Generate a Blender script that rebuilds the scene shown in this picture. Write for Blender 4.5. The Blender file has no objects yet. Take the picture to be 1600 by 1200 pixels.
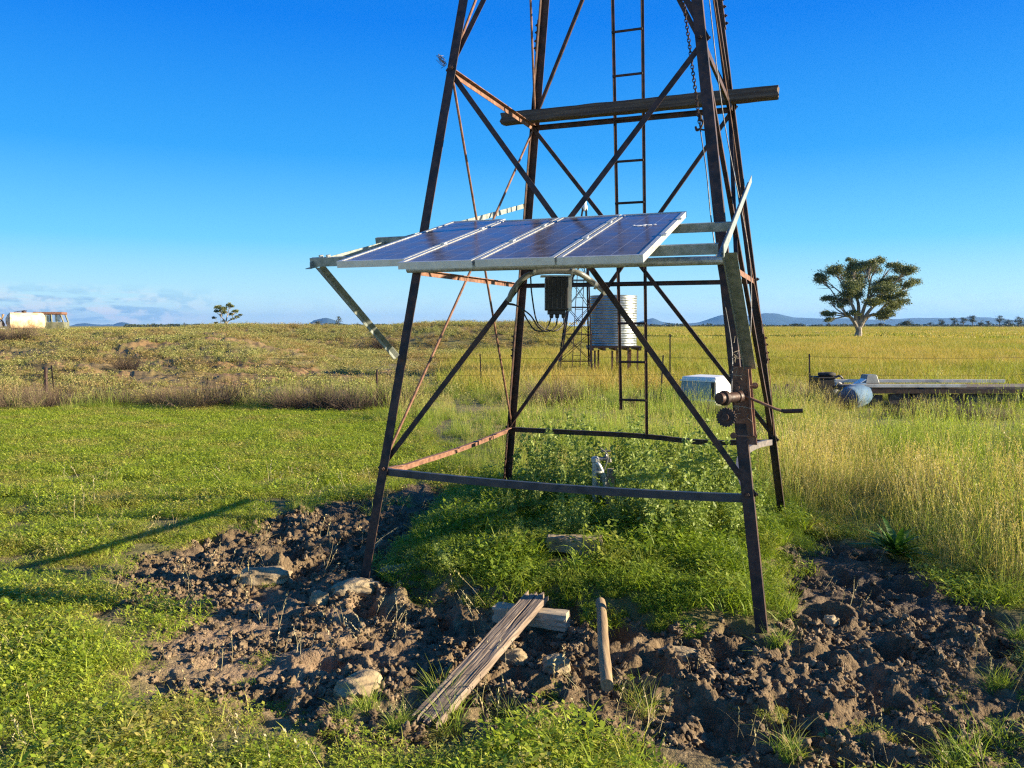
import bpy, math, random
import numpy as np
R = math.radians
sc = bpy.context.scene
# ------------------------------------------------------------------ camera
F, PITCH, CAMH = 1262.19, 0.07192, 1.55
cam = bpy.data.objects.new('camera', bpy.data.cameras.new('camera'))
sc.collection.objects.link(cam); sc.camera = cam
cam.location = (0, 0, CAMH); cam.rotation_euler = (math.pi/2-PITCH, 0, 0)
cam.data.sensor_width = 36; cam.data.lens = 36*F/1600; cam.data.clip_end = 40000; cam.data.clip_start = .05
# ------------------------------------------------------------------ sun and sky
SUN_EL, SUN_AZ = R(15.5), math.atan2(1.0, -.07)      # azimuth from +Y towards +X
sd = np.array([math.cos(SUN_EL)*math.sin(SUN_AZ), math.cos(SUN_EL)*math.cos(SUN_AZ), math.sin(SUN_EL)])
from mathutils import Vector
sl = bpy.data.lights.new('sun', 'SUN'); sl.energy = 5.0; sl.angle = R(.53); sl.color = (1, .84, .60)
so = bpy.data.objects.new('sun', sl); sc.collection.objects.link(so)
so.rotation_euler = Vector(sd).to_track_quat('Z', 'Y').to_euler()
world = bpy.data.worlds.new('World'); sc.world = world; world.use_nodes = True
wt = world.node_tree; wn = wt.nodes; wl = wt.links
bg = wn['Background']; bg.inputs[1].default_value = .115
sky = wn.new('ShaderNodeTexSky'); sky.sky_type = 'NISHITA'; sky.sun_disc = False
sky.sun_elevation = SUN_EL; sky.sun_rotation = SUN_AZ; sky.altitude = 200; sky.air_density = 1.0; sky.dust_density = .25; sky.ozone_density = 3.0
hs = wn.new('ShaderNodeHueSaturation'); hs.inputs['Saturation'].default_value = 1.3; hs.inputs['Value'].default_value = 1.0
wl.new(sky.outputs[0], hs.inputs['Color'])
# thin low clouds on the left part of the horizon (seen by direction)
tc = wn.new('ShaderNodeTexCoord'); sp = wn.new('ShaderNodeSeparateXYZ'); wl.new(tc.outputs['Generated'], sp.inputs[0])
def wmath(op, a, b=None, clamp=False):
    n = wn.new('ShaderNodeMath'); n.operation = op; n.use_clamp = clamp
    for i, v in enumerate((a, b)):
        if v is None: continue
        if isinstance(v, (int, float)): n.inputs[i].default_value = v
        else: wl.new(v, n.inputs[i])
    return n.outputs[0]
def wrange(v, a, b, c=0, d=1):
    n = wn.new('ShaderNodeMapRange'); n.interpolation_type = 'SMOOTHSTEP'
    wl.new(v, n.inputs[0])
    for i, q in enumerate((a, b, c, d)): n.inputs[i+1].default_value = q
    return n.outputs[0]
az = wmath('ARCTAN2', sp.outputs[0], sp.outputs[1]); el = sp.outputs[2]
cx = wn.new('ShaderNodeCombineXYZ'); wl.new(wmath('MULTIPLY', az, 9.0), cx.inputs[0]); wl.new(wmath('MULTIPLY', el, 75.0), cx.inputs[1])
nz = wn.new('ShaderNodeTexNoise'); nz.inputs['Scale'].default_value = 1.3; nz.inputs['Detail'].default_value = 7; nz.inputs['Roughness'].default_value = .58
wl.new(cx.outputs[0], nz.inputs['Vector'])
cx2 = wn.new('ShaderNodeCombineXYZ'); wl.new(wmath('MULTIPLY', az, 40.0), cx2.inputs[0]); wl.new(wmath('MULTIPLY', el, 70.0), cx2.inputs[1])
nz2 = wn.new('ShaderNodeTexNoise'); nz2.inputs['Scale'].default_value = 1.0; nz2.inputs['Detail'].default_value = 6
wl.new(cx2.outputs[0], nz2.inputs['Vector'])
band = wmath('MULTIPLY', wrange(el, -.01, .014), wrange(el, .026, .050, 1, 0))
left = wrange(az, -.46, -.31, 1.0, .10)
m1 = wmath('MULTIPLY', wmath('MULTIPLY', wrange(nz.outputs['Fac'], .40, .54), band), left, True)
low = wmath('MULTIPLY', wrange(el, .012, .024, 1, 0), wrange(az, -.44, -.34, 1.0, 0.05))
m2 = wmath('MULTIPLY', wrange(nz2.outputs['Fac'], .48, .62), low, True)
rp = wn.new('ShaderNodeValToRGB'); re_ = rp.color_ramp.elements
SKYC = [(0.0, (.31, .385, .415)), (.035, (.215, .36, .42)), (.10, (.068, .265, .42)), (.20, (.012, .155, .395)), (.34, (.0, .085, .355)), (.60, (.006, .06, .22)), (1.0, (.012, .05, .16))]
while len(re_) < len(SKYC): re_.new(.5)
for k_, (p_, c_) in enumerate(SKYC): re_[k_].position = p_; re_[k_].color = (*c_, 1)
wl.new(el, rp.inputs[0])
gn = wn.new('ShaderNodeVectorMath'); gn.operation = 'SCALE'; gn.inputs[3].default_value = .88/.115; wl.new(rp.outputs[0], gn.inputs[0])
sm = wn.new('ShaderNodeMix'); sm.data_type = 'RGBA'; sm.inputs[0].default_value = .95; wl.new(hs.outputs[0], sm.inputs[6]); wl.new(gn.outputs[0], sm.inputs[7])
mx = wn.new('ShaderNodeMix'); mx.data_type = 'RGBA'; mx.inputs[7].default_value = (2.9, 3.3, 3.5, 1)
gcl = wn.new('ShaderNodeMix'); gcl.data_type = 'RGBA'; gcl.inputs[6].default_value = (1.0, 1.75, 2.55, 1); gcl.inputs[7].default_value = (2.6, 2.9, 3.05, 1)
wl.new(wrange(nz2.outputs['Fac'], .42, .58), gcl.inputs[0]); wl.new(gcl.outputs[2], mx.inputs[7])
wl.new(wmath('MULTIPLY', m1, .75), mx.inputs[0]); wl.new(sm.outputs[2], mx.inputs[6])
mx2 = wn.new('ShaderNodeMix'); mx2.data_type = 'RGBA'; mx2.inputs[7].default_value = (2.9, 3.0, 3.1, 1)
wl.new(wmath('MULTIPLY', m2, .9), mx2.inputs[0]); wl.new(mx.outputs[2], mx2.inputs[6])
wl.new(mx2.outputs[2], bg.inputs[0])
sc.view_settings.view_transform = 'Standard'; sc.view_settings.look = 'None'; sc.view_settings.gamma = 1
sc.view_settings.exposure = 1.5
sc.render.engine = 'CYCLES'
cy = sc.cycles
cy.max_bounces = 8; cy.transparent_max_bounces = 16; cy.diffuse_bounces = 3; cy.glossy_bounces = 3; cy.volume_bounces = 0
cy.use_denoising = False; cy.filter_width = 1.25
try: cy.denoiser = 'OPENIMAGEDENOISE'
except Exception: pass

# ------------------------------------------------------------------ helpers
_c, _s = math.cos(PITCH), math.sin(PITCH)
def W(u, v, z=None, y=None):
    dx = (u-800)/F; dy = (600-v)/F
    d = np.array([dx, _c+dy*_s, -_s+dy*_c])
    t = (z-CAMH)/d[2] if z is not None else y/d[1]
    return np.array([0, 0, CAMH])+t*d
C = sc.collection
def V(*a): return np.array(a, float)
def nrm(a): a = np.asarray(a, float); return a/max(np.linalg.norm(a), 1e-9)

class MB:
    def __init__(s): s.v = []; s.f = []; s.m = []
    def add(s, vs, fs, mi=0):
        o = len(s.v); s.v += [tuple(map(float, p)) for p in vs]; s.f += [tuple(o+i for i in f) for f in fs]; s.m += [mi]*len(fs)
    def boxax(s, c, ax, ay, az, mi=0):   # centre and three half axes
        c, ax, ay, az = map(np.asarray, (c, ax, ay, az))
        vs = [c+i*ax+j*ay+k*az for i in (-1, 1) for j in (-1, 1) for k in (-1, 1)]
        fs = [(0, 1, 3, 2), (4, 6, 7, 5), (0, 4, 5, 1), (2, 3, 7, 6), (0, 2, 6, 4), (1, 5, 7, 3)]
        s.add(vs, fs, mi)
    def box(s, x0, x1, y0, y1, z0, z1, mi=0):
        s.boxax(((x0+x1)/2, (y0+y1)/2, (z0+z1)/2), ((x1-x0)/2, 0, 0), (0, (y1-y0)/2, 0), (0, 0, (z1-z0)/2), mi)
    def prof(s, pts, prof, a, b, mi=0):  # sweep closed profile [(x,y)] in axes a,b along points
        n = len(prof); vs = []; fs = []
        for p in pts:
            vs += [np.asarray(p)+x*np.asarray(a)+y*np.asarray(b) for x, y in prof]
        for i in range(len(pts)-1):
            for j in range(n):
                k = (j+1) % n; fs.append((i*n+j, i*n+k, (i+1)*n+k, (i+1)*n+j))
        fs.append(tuple(range(n))[::-1]); fs.append(tuple((len(pts)-1)*n+j for j in range(n)))
        s.add(vs, fs, mi)
    def angle(s, pts, a, b, w, th=.005, mi=0, w2=None):   # L section, corner on the line, flanges along a and b
        w2 = w2 or w
        s.prof(pts, [(0, 0), (w, 0), (w, th), (th, th), (th, w2), (0, w2)], nrm(a), nrm(b), mi)
    def flat(s, pts, a, b, w, th=.005, mi=0):
        s.prof(pts, [(-w/2, -th/2), (w/2, -th/2), (w/2, th/2), (-w/2, th/2)], nrm(a), nrm(b), mi)
    def tube(s, pts, r, n=8, mi=0, cap=True, closed=False):
        pts = [np.asarray(p, float) for p in pts]; m = len(pts)
        if not hasattr(r, '__len__'): r = [r]*m
        vs = []; fs = []
        t0 = nrm(pts[1]-pts[0]); up = V(0, 0, 1) if abs(t0[2]) < .9 else V(1, 0, 0)
        a = nrm(np.cross(t0, up))
        for i, p in enumerate(pts):
            if closed: t = nrm(pts[(i+1) % m]-pts[i-1])
            else: t = nrm(pts[min(i+1, m-1)]-pts[max(i-1, 0)])
            a = nrm(a-t*np.dot(a, t)); b = np.cross(t, a)
            for j in range(n):
                q = 2*math.pi*j/n; vs.append(p+r[i]*(math.cos(q)*a+math.sin(q)*b))
        for i in range(m if closed else m-1):
            i2 = (i+1) % m
            for j in range(n):
                k = (j+1) % n; fs.append((i*n+j, i*n+k, i2*n+k, i2*n+j))
        if cap and not closed:
            fs.append(tuple(range(n))[::-1]); fs.append(tuple((m-1)*n+j for j in range(n)))
        s.add(vs, fs, mi)
    def lathe(s, c, prof, n=24, axis=(0, 0, 1), mi=0):
        ax = nrm(axis); up = V(1, 0, 0) if abs(ax[2]) > .7 else V(0, 0, 1); a = nrm(np.cross(ax, up)); b = np.cross(ax, a)
        vs = []; fs = []
        for r, h in prof:
            for j in range(n):
                q = 2*math.pi*j/n; vs.append(np.asarray(c)+ax*h+r*(math.cos(q)*a+math.sin(q)*b))
        for i in range(len(prof)-1):
            for j in range(n):
                k = (j+1) % n; fs.append((i*n+j, i*n+k, (i+1)*n+k, (i+1)*n+j))
        fs.append(tuple(range(n))[::-1]); fs.append(tuple((len(prof)-1)*n+j for j in range(n)))
        s.add(vs, fs, mi)
    def build(s, name, mats, parent=None, smooth=False, bevel=0):
        me = bpy.data.meshes.new(name)
        off = V(*parent.get('_org', (0, 0, 0))) if parent is not None else V(0, 0, 0)
        me.from_pydata([tuple(V(*p)-off) for p in s.v], [], s.f)
        if not isinstance(mats, (list, tuple)): mats = [mats]
        for m in mats: me.materials.append(m)
        if len(mats) > 1: me.polygons.foreach_set('material_index', s.m)
        import bmesh
        bm = bmesh.new(); bm.from_mesh(me); bmesh.ops.recalc_face_normals(bm, faces=bm.faces); bm.to_mesh(me); bm.free()
        if smooth: me.polygons.foreach_set('use_smooth', [True]*len(me.polygons)); me.set_sharp_from_angle(angle=R(40))
        o = bpy.data.objects.new(name, me); C.objects.link(o)
        if parent is not None:
            o.parent = parent; o['_org'] = tuple(off)
        if bevel:
            b = o.modifiers.new('bevel', 'BEVEL'); b.width = bevel; b.segments = 2; b.limit_method = 'ANGLE'
        return o
def tag(o, label=None, cat=None, group=None, kind=None):
    if label: o['label'] = label
    if cat: o['category'] = cat
    if group: o['group'] = group
    if kind: o['kind'] = kind
    return o
def thing(name, loc, label, cat, group=None):
    o = bpy.data.objects.new(name, None); C.objects.link(o); o.location = tuple(float(q) for q in loc); o['_org'] = tuple(float(q) for q in loc)
    o.empty_display_size = .1
    return tag(o, label, cat, group)
def copy_tree(o, parent=None):
    c = o.copy(); C.objects.link(c)
    if parent is not None: c.parent = parent
    for ch in list(o.children): copy_tree(ch, c)
    return c

# noise --------------------------------------------------------------
_rs = np.random.RandomState(7)
PERM = _rs.permutation(1024); GR = _rs.rand(1024)*2*np.pi; GX, GY = np.cos(GR), np.sin(GR); RX, RY, RV = _rs.rand(1024), _rs.rand(1024), _rs.rand(1024)
def hsh(i, j): return PERM[(PERM[i & 1023]+j) & 1023]
def perlin(x, y):
    x = np.asarray(x, float); y = np.asarray(y, float)
    i = np.floor(x).astype(int); j = np.floor(y).astype(int); fx = x-i; fy = y-j
    u = fx*fx*fx*(fx*(fx*6-15)+10); v = fy*fy*fy*(fy*(fy*6-15)+10)
    def g(a, b):
        h = hsh(i+a, j+b); return GX[h]*(fx-a)+GY[h]*(fy-b)
    return ((g(0, 0)*(1-u)+g(1, 0)*u)*(1-v)+(g(0, 1)*(1-u)+g(1, 1)*u)*v)*1.5
def fbm(x, y, o=4, g=.5):
    r = 0; a = 1; t = 0
    for k in range(o):
        r = r+a*perlin(x*2**k+17.3*k, y*2**k-9.1*k); t += a; a *= g
    return r/t
def worley(x, y):
    x = np.asarray(x, float); y = np.asarray(y, float)
    i = np.floor(x).astype(int); j = np.floor(y).astype(int); d1 = np.full(x.shape, 9.); d2 = d1.copy()
    for a in (-1, 0, 1):
        for b in (-1, 0, 1):
            h = hsh(i+a, j+b); d = np.hypot(i+a+RX[h]-x, j+b+RY[h]-y)
            d2 = np.minimum(d2, np.maximum(d1, d)); d1 = np.minimum(d1, d)
    return d1, d2
def sst(a, b, x):
    t = np.clip((x-a)/(b-a), 0, 1); return t*t*(3-2*t)
def poly_sd(px, x, y):       # signed distance, positive inside
    P = np.array([W(u, v, z=0)[:2] for u, v in px]); d = np.full(x.shape, 1e9); ins = np.zeros(x.shape, bool)
    for k in range(len(P)):
        a = P[k]; b = P[(k+1) % len(P)]; e = b-a
        wx = x-a[0]; wy = y-a[1]; t = np.clip((wx*e[0]+wy*e[1])/(e@e+1e-12), 0, 1)
        d = np.minimum(d, np.hypot(wx-t*e[0], wy-t*e[1]))
        c = ((a[1] > y) != (b[1] > y)) & (x < (b[0]-a[0])*(y-a[1])/((b[1]-a[1])+1e-12)+a[0]); ins ^= c
    return np.where(ins, d, -d)
MUD = [(690, 752), (620, 760), (560, 775), (480, 795), (400, 815), (300, 850), (200, 880), (165, 905), (220, 960), (235, 1010), (290, 1060), (400, 1110), (520, 1125),
       (640, 1128), (760, 1150), (900, 1165), (1100, 1190), (1300, 1225), (1560, 1225), (1750, 1150), (1640, 1000), (1540, 935), (1440, 890), (1340, 855), (1270, 832),
       (1245, 850), (1215, 900), (1222, 1000), (1190, 1000), (1120, 985), (1040, 978), (960, 965), (860, 948), (760, 938), (680, 930), (620, 905), (610, 885), (650, 840), (700, 790), (715, 765)]
LUSH = [(715, 765), (700, 790), (650, 840), (610, 885), (620, 905), (680, 930), (760, 938), (860, 948), (960, 965), (1040, 978), (1120, 985), (1190, 1000), (1222, 1000), (1215, 900), (1245, 850), (1250, 800), (1200, 770), (1000, 760), (800, 750)]
def mudmask(x, y):
    sd_ = poly_sd(MUD, x, y); w = fbm(x*2.2, y*2.2, 4)*.32
    soft = np.where((x < 0) & (y < 4.6), .35, .10)
    return sst(-soft, soft, sd_+w*(.5+soft*2.2))
_hr = np.random.RandomState(3)
PITS = []
while len(PITS) < 330:
    x, y = _hr.uniform(-2.6, 4.2), _hr.uniform(2.6, 7)
    PITS.append((x, y, _hr.uniform(.05, .10), _hr.uniform(.05, .12), _hr.uniform(0, 3.14), _hr.uniform(1.0, 1.6)))
def height(x, y, fine=True):
    x = np.asarray(x, float); y = np.asarray(y, float); z = np.zeros(x.shape)
    q = x/np.maximum(y, 4)
    # foreground roughness
    near = y < 14
    z += np.where(near, .022*fbm(x*1.1+3, y*1.1, 3), 0)
    if fine:
        kk = (y > 1.5) & (y < 9) & (np.abs(x) < 6); z[kk] += .012*fbm(x[kk]*9, y[kk]*9, 4)+.010*np.abs(fbm(x[kk]*26, y[kk]*26, 3))
    # left bank of the dam
    A = 1.17*sst(17.5, 36, y)*(1-sst(-.37, -.17, q))*(1-.72*sst(42, 58, y))
    lump = (fbm(x*.4, y*.4, 5)*.30+fbm(x*1.5, y*1.5, 3)*.17+fbm(x*3.7, y*3.7, 2)*.06)*sst(17, 24, y)*(1-sst(50, 62, y))
    A = A+lump*(.25+.75*(1-sst(-.30, -.15, q)))*(1-sst(.02, .12, q))
    # pond hollow and its far bank
    hollow = -.95*sst(44, 52, y)*(1-sst(66, 72, y))*sst(-.30, -.2, q)*(1-sst(.09, .16, q))
    cr = 1.2+.45*sst(-.17, -.10, q)-.1*sst(.0, .06, q)
    B = cr*sst(67, 80, y)*(1-sst(92, 110, y))*sst(-.55, -.30, q)*(1-sst(.045, .10, q))
    B = B*(1+.16*fbm(x*.25, y*.25, 4))+.22*sst(67, 75, y)*(1-sst(100, 110, y))*fbm(x*.5, y*.5, 3)*sst(-.5, -.3, q)*(1-sst(.05, .1, q))
    z += A+hollow+B
    z += .35*fbm(x*.03, y*.03, 3)*sst(25, 60, y)*(1-sst(250, 500, y))*sst(.0, .12, q)*.5
    # lush hummock inside the tower
    sel = (y > 2) & (y < 9) & (np.abs(x) < 6.5)
    if sel.any():
        X, Y = x[sel], y[sel]
        zz = np.zeros(X.shape)
        lm = sst(-.12, .25, poly_sd(LUSH, X, Y)); lm = lm*sst(.05, .5, np.hypot(X-1.28, Y-3.9)); zz += lm*.085
        m = mudmask(X, Y)
        calm = sst(-.2, -1.6, X)*sst(5.1, 4.3, Y)*.75      # trampled crumbly soil at the left
        wx = X+.05*fbm(X*6, Y*6, 3); wy = Y+.05*fbm(X*6+50, Y*6, 3)
        wet = sst(.8, 2.2, X)*sst(4.0, 4.8, Y)
        h = fbm(wx*2.0, wy*2.0, 3)*.075
        wx2 = X+.035*fbm(X*16, Y*16, 2); wy2 = Y+.035*fbm(X*16+50, Y*16, 2)
        d1, d2 = worley(wx2*5.2, wy2*5.2); h += (.5-d1)*.048*(1-.3*wet)
        e1, e2 = worley(wx2*11+9, wy2*11); h += (.5-e1)*.034*(1-.55*wet)
        if fine:
            g1, g2 = worley(wx2*24+4, wy2*24); h += (.5-g1)*.024*(1-.55*wet)*sst(-.5, .15, fbm(X*3.1+7, Y*3.1, 3)+.1)
            g1, g2 = worley(X*47+4, Y*47); h += (.5-g1)*.010*(1-.6*wet)
            h += fbm(X*70, Y*70, 2)*.006
        hc = fbm(X*4, Y*4, 2)*.02
        if fine:
            g1, g2 = worley(X*26, Y*26); hc += (.5-g1)*.016+fbm(X*40, Y*40, 3)*.012
        h = h*(1-calm)+hc*calm
        for (a, b, r, d, th, el_) in PITS:
            k = (np.abs(X-a) < .35) & (np.abs(Y-b) < .35)
            if not k.any(): continue
            cx_, sx_ = math.cos(th), math.sin(th); dx = X[k]-a; dy = Y[k]-b
            u = (dx*cx_+dy*sx_)/el_; v_ = -dx*sx_+dy*cx_; rr = np.hypot(u, v_)/r
            rr = rr+.25*fbm(X[k]*12, Y[k]*12, 2)
            h[k] += (-d*1.05*np.exp(-np.clip(rr, 0, 9)**3.2)+.28*d*np.exp(-((rr-1.35)/.32)**2))*(1-calm[k]*.8)
        zz += m*(h-.035)
        z[sel] += zz
    return z
def gz(x, y): return float(height(np.array([x]), np.array([y]))[0])

# ------------------------------------------------------------------ materials
MATS = {}
def mat(name, fn):
    if name in MATS: return MATS[name]
    m = bpy.data.materials.new(name); m.use_nodes = True; nt = m.node_tree
    fn(nt, nt.nodes, nt.links, nt.nodes['Principled BSDF']); MATS[name] = m; return m
def nnoise(n, l, scale, detail=4, rough=.5, coord=None, vec=None):
    t = n.new('ShaderNodeTexNoise'); t.inputs['Scale'].default_value = scale; t.inputs['Detail'].default_value = detail; t.inputs['Roughness'].default_value = rough
    if vec is None:
        c = n.new('ShaderNodeNewGeometry') if coord == 'world' else n.new('ShaderNodeTexCoord')
        vec = c.outputs['Position'] if coord == 'world' else c.outputs['Object']
    l.new(vec, t.inputs['Vector']); return t.outputs['Fac']
def nramp(n, l, fac, stops):
    r = n.new('ShaderNodeValToRGB'); e = r.color_ramp.elements
    while len(e) < len(stops): e.new(.5)
    for k, (p, c) in enumerate(stops): e[k].position = p; e[k].color = (*c, 1) if len(c) == 3 else c
    l.new(fac, r.inputs[0]); return r.outputs[0]
def nmix(n, l, fac, a, b, mode='MIX'):
    m = n.new('ShaderNodeMix'); m.data_type = 'RGBA'; m.blend_type = mode
    for i, v in ((0, fac), (6, a), (7, b)):
        if isinstance(v, (int, float)): m.inputs[i].default_value = v
        elif isinstance(v, tuple): m.inputs[i].default_value = (*v, 1)
        else: l.new(v, m.inputs[i])
    return m.outputs[2]
def nrange(n, l, v, a, b, c=0., d=1.):
    m = n.new('ShaderNodeMapRange'); l.new(v, m.inputs[0])
    for i, q in enumerate((a, b, c, d)): m.inputs[i+1].default_value = q
    return m.outputs[0]
def nbump(n, l, h, bs, strength=.4, dist=.01):
    b = n.new('ShaderNodeBump'); b.inputs['Strength'].default_value = strength; b.inputs['Distance'].default_value = dist
    l.new(h, b.inputs['Height']); l.new(b.outputs[0], bs.inputs['Normal'])
def simple(name, cols, scale=8, rough=.6, metal=0, bump=.2, bdist=.003, detail=5, rvar=.15, coord='world'):
    def fn(nt, n, l, bs):
        f = nnoise(n, l, scale, detail, .6, coord)
        k = len(cols); l.new(nramp(n, l, f, [(.32+.36*i/max(k-1, 1), c) for i, c in enumerate(cols)]), bs.inputs['Base Color'])
        bs.inputs['Metallic'].default_value = metal
        f2 = nnoise(n, l, scale*4, 4, .6, coord)
        l.new(nrange(n, l, f2, .3, .7, max(rough-rvar, .05), min(rough+rvar, 1)), bs.inputs['Roughness'])
        if bump: nbump(n, l, f2, bs, bump, bdist)
    return mat(name, fn)
rust = simple('shade_darkened_rust', [(.012, .008, .008), (.03, .018, .015), (.075, .036, .024), (.04, .02, .016)], 14, .6, .2, .4, .002)  # rust base darkened to carry the shade on the tower's front
rust_bright_lit = simple('bright_sunlit_rust', [(.09, .04, .025), (.20, .095, .055), (.28, .15, .095)], 22, .8, 0, .5, .002)  # brighter rust; on the tower's side faces it puts sunlight into the colour
darksteel = simple('old_dark_paint_steel', [(.022, .026, .034), (.05, .055, .066), (.09, .075, .07)], 12, .5, .3, .3, .001)
galv = simple('galvanised_steel', [(.30, .32, .30), (.45, .47, .44), (.56, .57, .53)], 30, .45, .55, .1, .001)
galvd = simple('weathered_zinc_rail', [(.17, .20, .17), (.26, .29, .26), (.34, .36, .33)], 30, .5, .4, .1, .001)
steel_bare = simple('bare_grey_steel', [(.10, .09, .09), (.17, .155, .15), (.24, .20, .18)], 16, .55, .3, .3, .001)
alu = simple('aluminium_frame', [(.50, .52, .50), (.62, .63, .60)], 20, .42, .6, .05, .001)
black = simple('black_plastic', [(.012, .012, .014), (.02, .02, .022)], 20, .5, 0, .1, .001)
cable_m = simple('cable_rubber', [(.015, .015, .016), (.03, .03, .03)], 40, .6, 0, 0)
pvc = simple('grey_conduit', [(.15, .155, .13), (.21, .21, .18)], 12, .45, 0, .05, .001)
whitep = simple('chalky_white_paint', [(.62, .64, .62), (.78, .78, .74), (.74, .72, .66)], 6, .5, 0, .1, .001)
cream = simple('weathered_cream_paint', [(.48, .30, .14), (.78, .60, .36), (.86, .72, .48)], 3, .6, 0, .1, .002)
bluep = simple('faded_blue_plastic', [(.05, .12, .22), (.09, .18, .28), (.20, .27, .32)], 5, .85, 0, .1, .002)
bone = simple('pale_grit_stone', [(.17, .125, .07), (.32, .245, .14), (.44, .35, .21)], 9, .9, 0, .9, .01)
rub = simple('tyre_rubber', [(.015, .015, .015), (.035, .033, .03)], 20, .8, 0, .2, .002)
brass = simple('dull_bronze_valve', [(.16, .15, .14), (.30, .29, .27), (.38, .36, .32)], 30, .45, .7, .3, .001)
glassy = mat('dusty_glass', lambda nt, n, l, bs: (setattr(bs.inputs['Base Color'], 'default_value', (.25, .32, .34, 1)), setattr(bs.inputs['Roughness'], 'default_value', .12), setattr(bs.inputs['Transmission Weight'], 'default_value', .75), setattr(bs.inputs['IOR'], 'default_value', 1.05)))
def _wood(cols, axis, sc_=1.0):
    def fn(nt, n, l, bs):
        t = n.new('ShaderNodeTexCoord'); mp = n.new('ShaderNodeMapping'); l.new(t.outputs['Object'], mp.inputs[0])
        mp.inputs['Rotation'].default_value = (0, 0, -axis); 
        m2 = n.new('ShaderNodeVectorMath'); m2.operation = 'MULTIPLY'; m2.inputs[1].default_value = (1.1*sc_, 42*sc_, 42*sc_); l.new(mp.outputs[0], m2.inputs[0])
        g = nnoise(n, l, 1.6, 8, .68, vec=m2.outputs[0])
        f = nnoise(n, l, 7, 4, .6)
        c = nramp(n, l, g, [(.30, cols[0]), (.45, cols[1]), (.62, cols[2])])
        l.new(nmix(n, l, nrange(n, l, f, .4, .65, 0, .5), c, cols[1]), bs.inputs['Base Color'])
        bs.inputs['Roughness'].default_value = .85
        nbump(n, l, g, bs, .8, .004)
    return fn
def plank_mat(name, ang, cols): return mat(name, _wood(cols, ang))
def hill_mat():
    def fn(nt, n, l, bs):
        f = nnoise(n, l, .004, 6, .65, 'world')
        l.new(nramp(n, l, f, [(.35, (.012, .045, .065)), (.6, (.035, .075, .09))]), bs.inputs['Base Color']); bs.inputs['Roughness'].default_value = 1  # bluish base colour carries the distance haze
    return mat('haze_tinted_hill', fn)
def panel_mat():
    def fn(nt, n, l, bs):
        u = n.new('ShaderNodeUVMap'); sx = n.new('ShaderNodeSeparateXYZ'); l.new(u.outputs[0], sx.inputs[0])
        def line(o, per, w):
            a = n.new('ShaderNodeMath'); a.operation = 'FRACT'; b = n.new('ShaderNodeMath'); b.operation = 'MULTIPLY'; b.inputs[1].default_value = per
            l.new(o, b.inputs[0]); l.new(b.outputs[0], a.inputs[0])
            c = n.new('ShaderNodeMath'); c.operation = 'LESS_THAN'; c.inputs[1].default_value = w; l.new(a.outputs[0], c.inputs[0]); return c.outputs[0]
        gap = n.new('ShaderNodeMath'); gap.operation = 'MAXIMUM'; l.new(line(sx.outputs[0], 3, .03), gap.inputs[0]); l.new(line(sx.outputs[1], 12, .022), gap.inputs[1])
        bus = n.new('ShaderNodeMath'); bus.operation = 'MULTIPLY'; bus.inputs[1].default_value = .35; l.new(line(sx.outputs[0], 9, .02), bus.inputs[0])
        tot = n.new('ShaderNodeMath'); tot.operation = 'MAXIMUM'; l.new(gap.outputs[0], tot.inputs[0]); l.new(bus.outputs[0], tot.inputs[1])
        dust = nnoise(n, l, 9, 6, .6, 'world')
        c = nmix(n, l, tot.outputs[0], (.016, .016, .030), (.34, .35, .38))
        c = nmix(n, l, nrange(n, l, dust, .30, .72, .22, .55), c, (.26, .22, .225))
        l.new(c, bs.inputs['Base Color']); l.new(nrange(n, l, dust, .3, .8, .10, .34), bs.inputs['Roughness']); bs.inputs['IOR'].default_value = 1.25; bs.inputs['Specular IOR Level'].default_value = .35
    return mat('solar_cells', fn)
def leafmat(name, ca, cb, dry=(.42, .34, .13), dryamt=(.45, .7, 0, .8), scale=.6, trans=.4, rough=.55):
    def fn(nt, n, l, bs):
        a = n.new('ShaderNodeAttribute'); a.attribute_name = 'tint'
        oi = n.new('ShaderNodeObjectInfo')
        c = nmix(n, l, a.outputs['Fac'], ca, cb)
        f = nnoise(n, l, scale, 3, .6, 'world')
        ad = n.new('ShaderNodeMath'); ad.operation = 'MULTIPLY_ADD'; ad.inputs[1].default_value = .22; l.new(oi.outputs['Random'], ad.inputs[0])
        l.new(f, ad.inputs[2])
        ad2 = n.new('ShaderNodeMath'); ad2.operation = 'MULTIPLY_ADD'; ad2.inputs[1].default_value = .25; l.new(a.outputs['Fac'], ad2.inputs[0]); l.new(ad.outputs[0], ad2.inputs[2])
        c = nmix(n, l, nrange(n, l, ad2.outputs[0], dryamt[0]+.22, dryamt[1]+.22, dryamt[2], dryamt[3]), c, dry)
        l.new(c, bs.inputs['Base Color']); bs.inputs['Roughness'].default_value = rough; bs.inputs['Specular IOR Level'].default_value = .3
        tr = n.new('ShaderNodeBsdfTranslucent'); l.new(nmix(n, l, 1.0, c, (1.0, 1.0, .55), 'MULTIPLY'), tr.inputs[0])
        ms = n.new('ShaderNodeMixShader'); ms.inputs[0].default_value = trans
        l.new(bs.outputs[0], ms.inputs[1]); l.new(tr.outputs[0], ms.inputs[2]); l.new(ms.outputs[0], n['Material Output'].inputs[0])
    return mat(name, fn)
def bark(name, cols): return simple(name, cols, 2.5, .85, 0, .5, .02)

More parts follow.
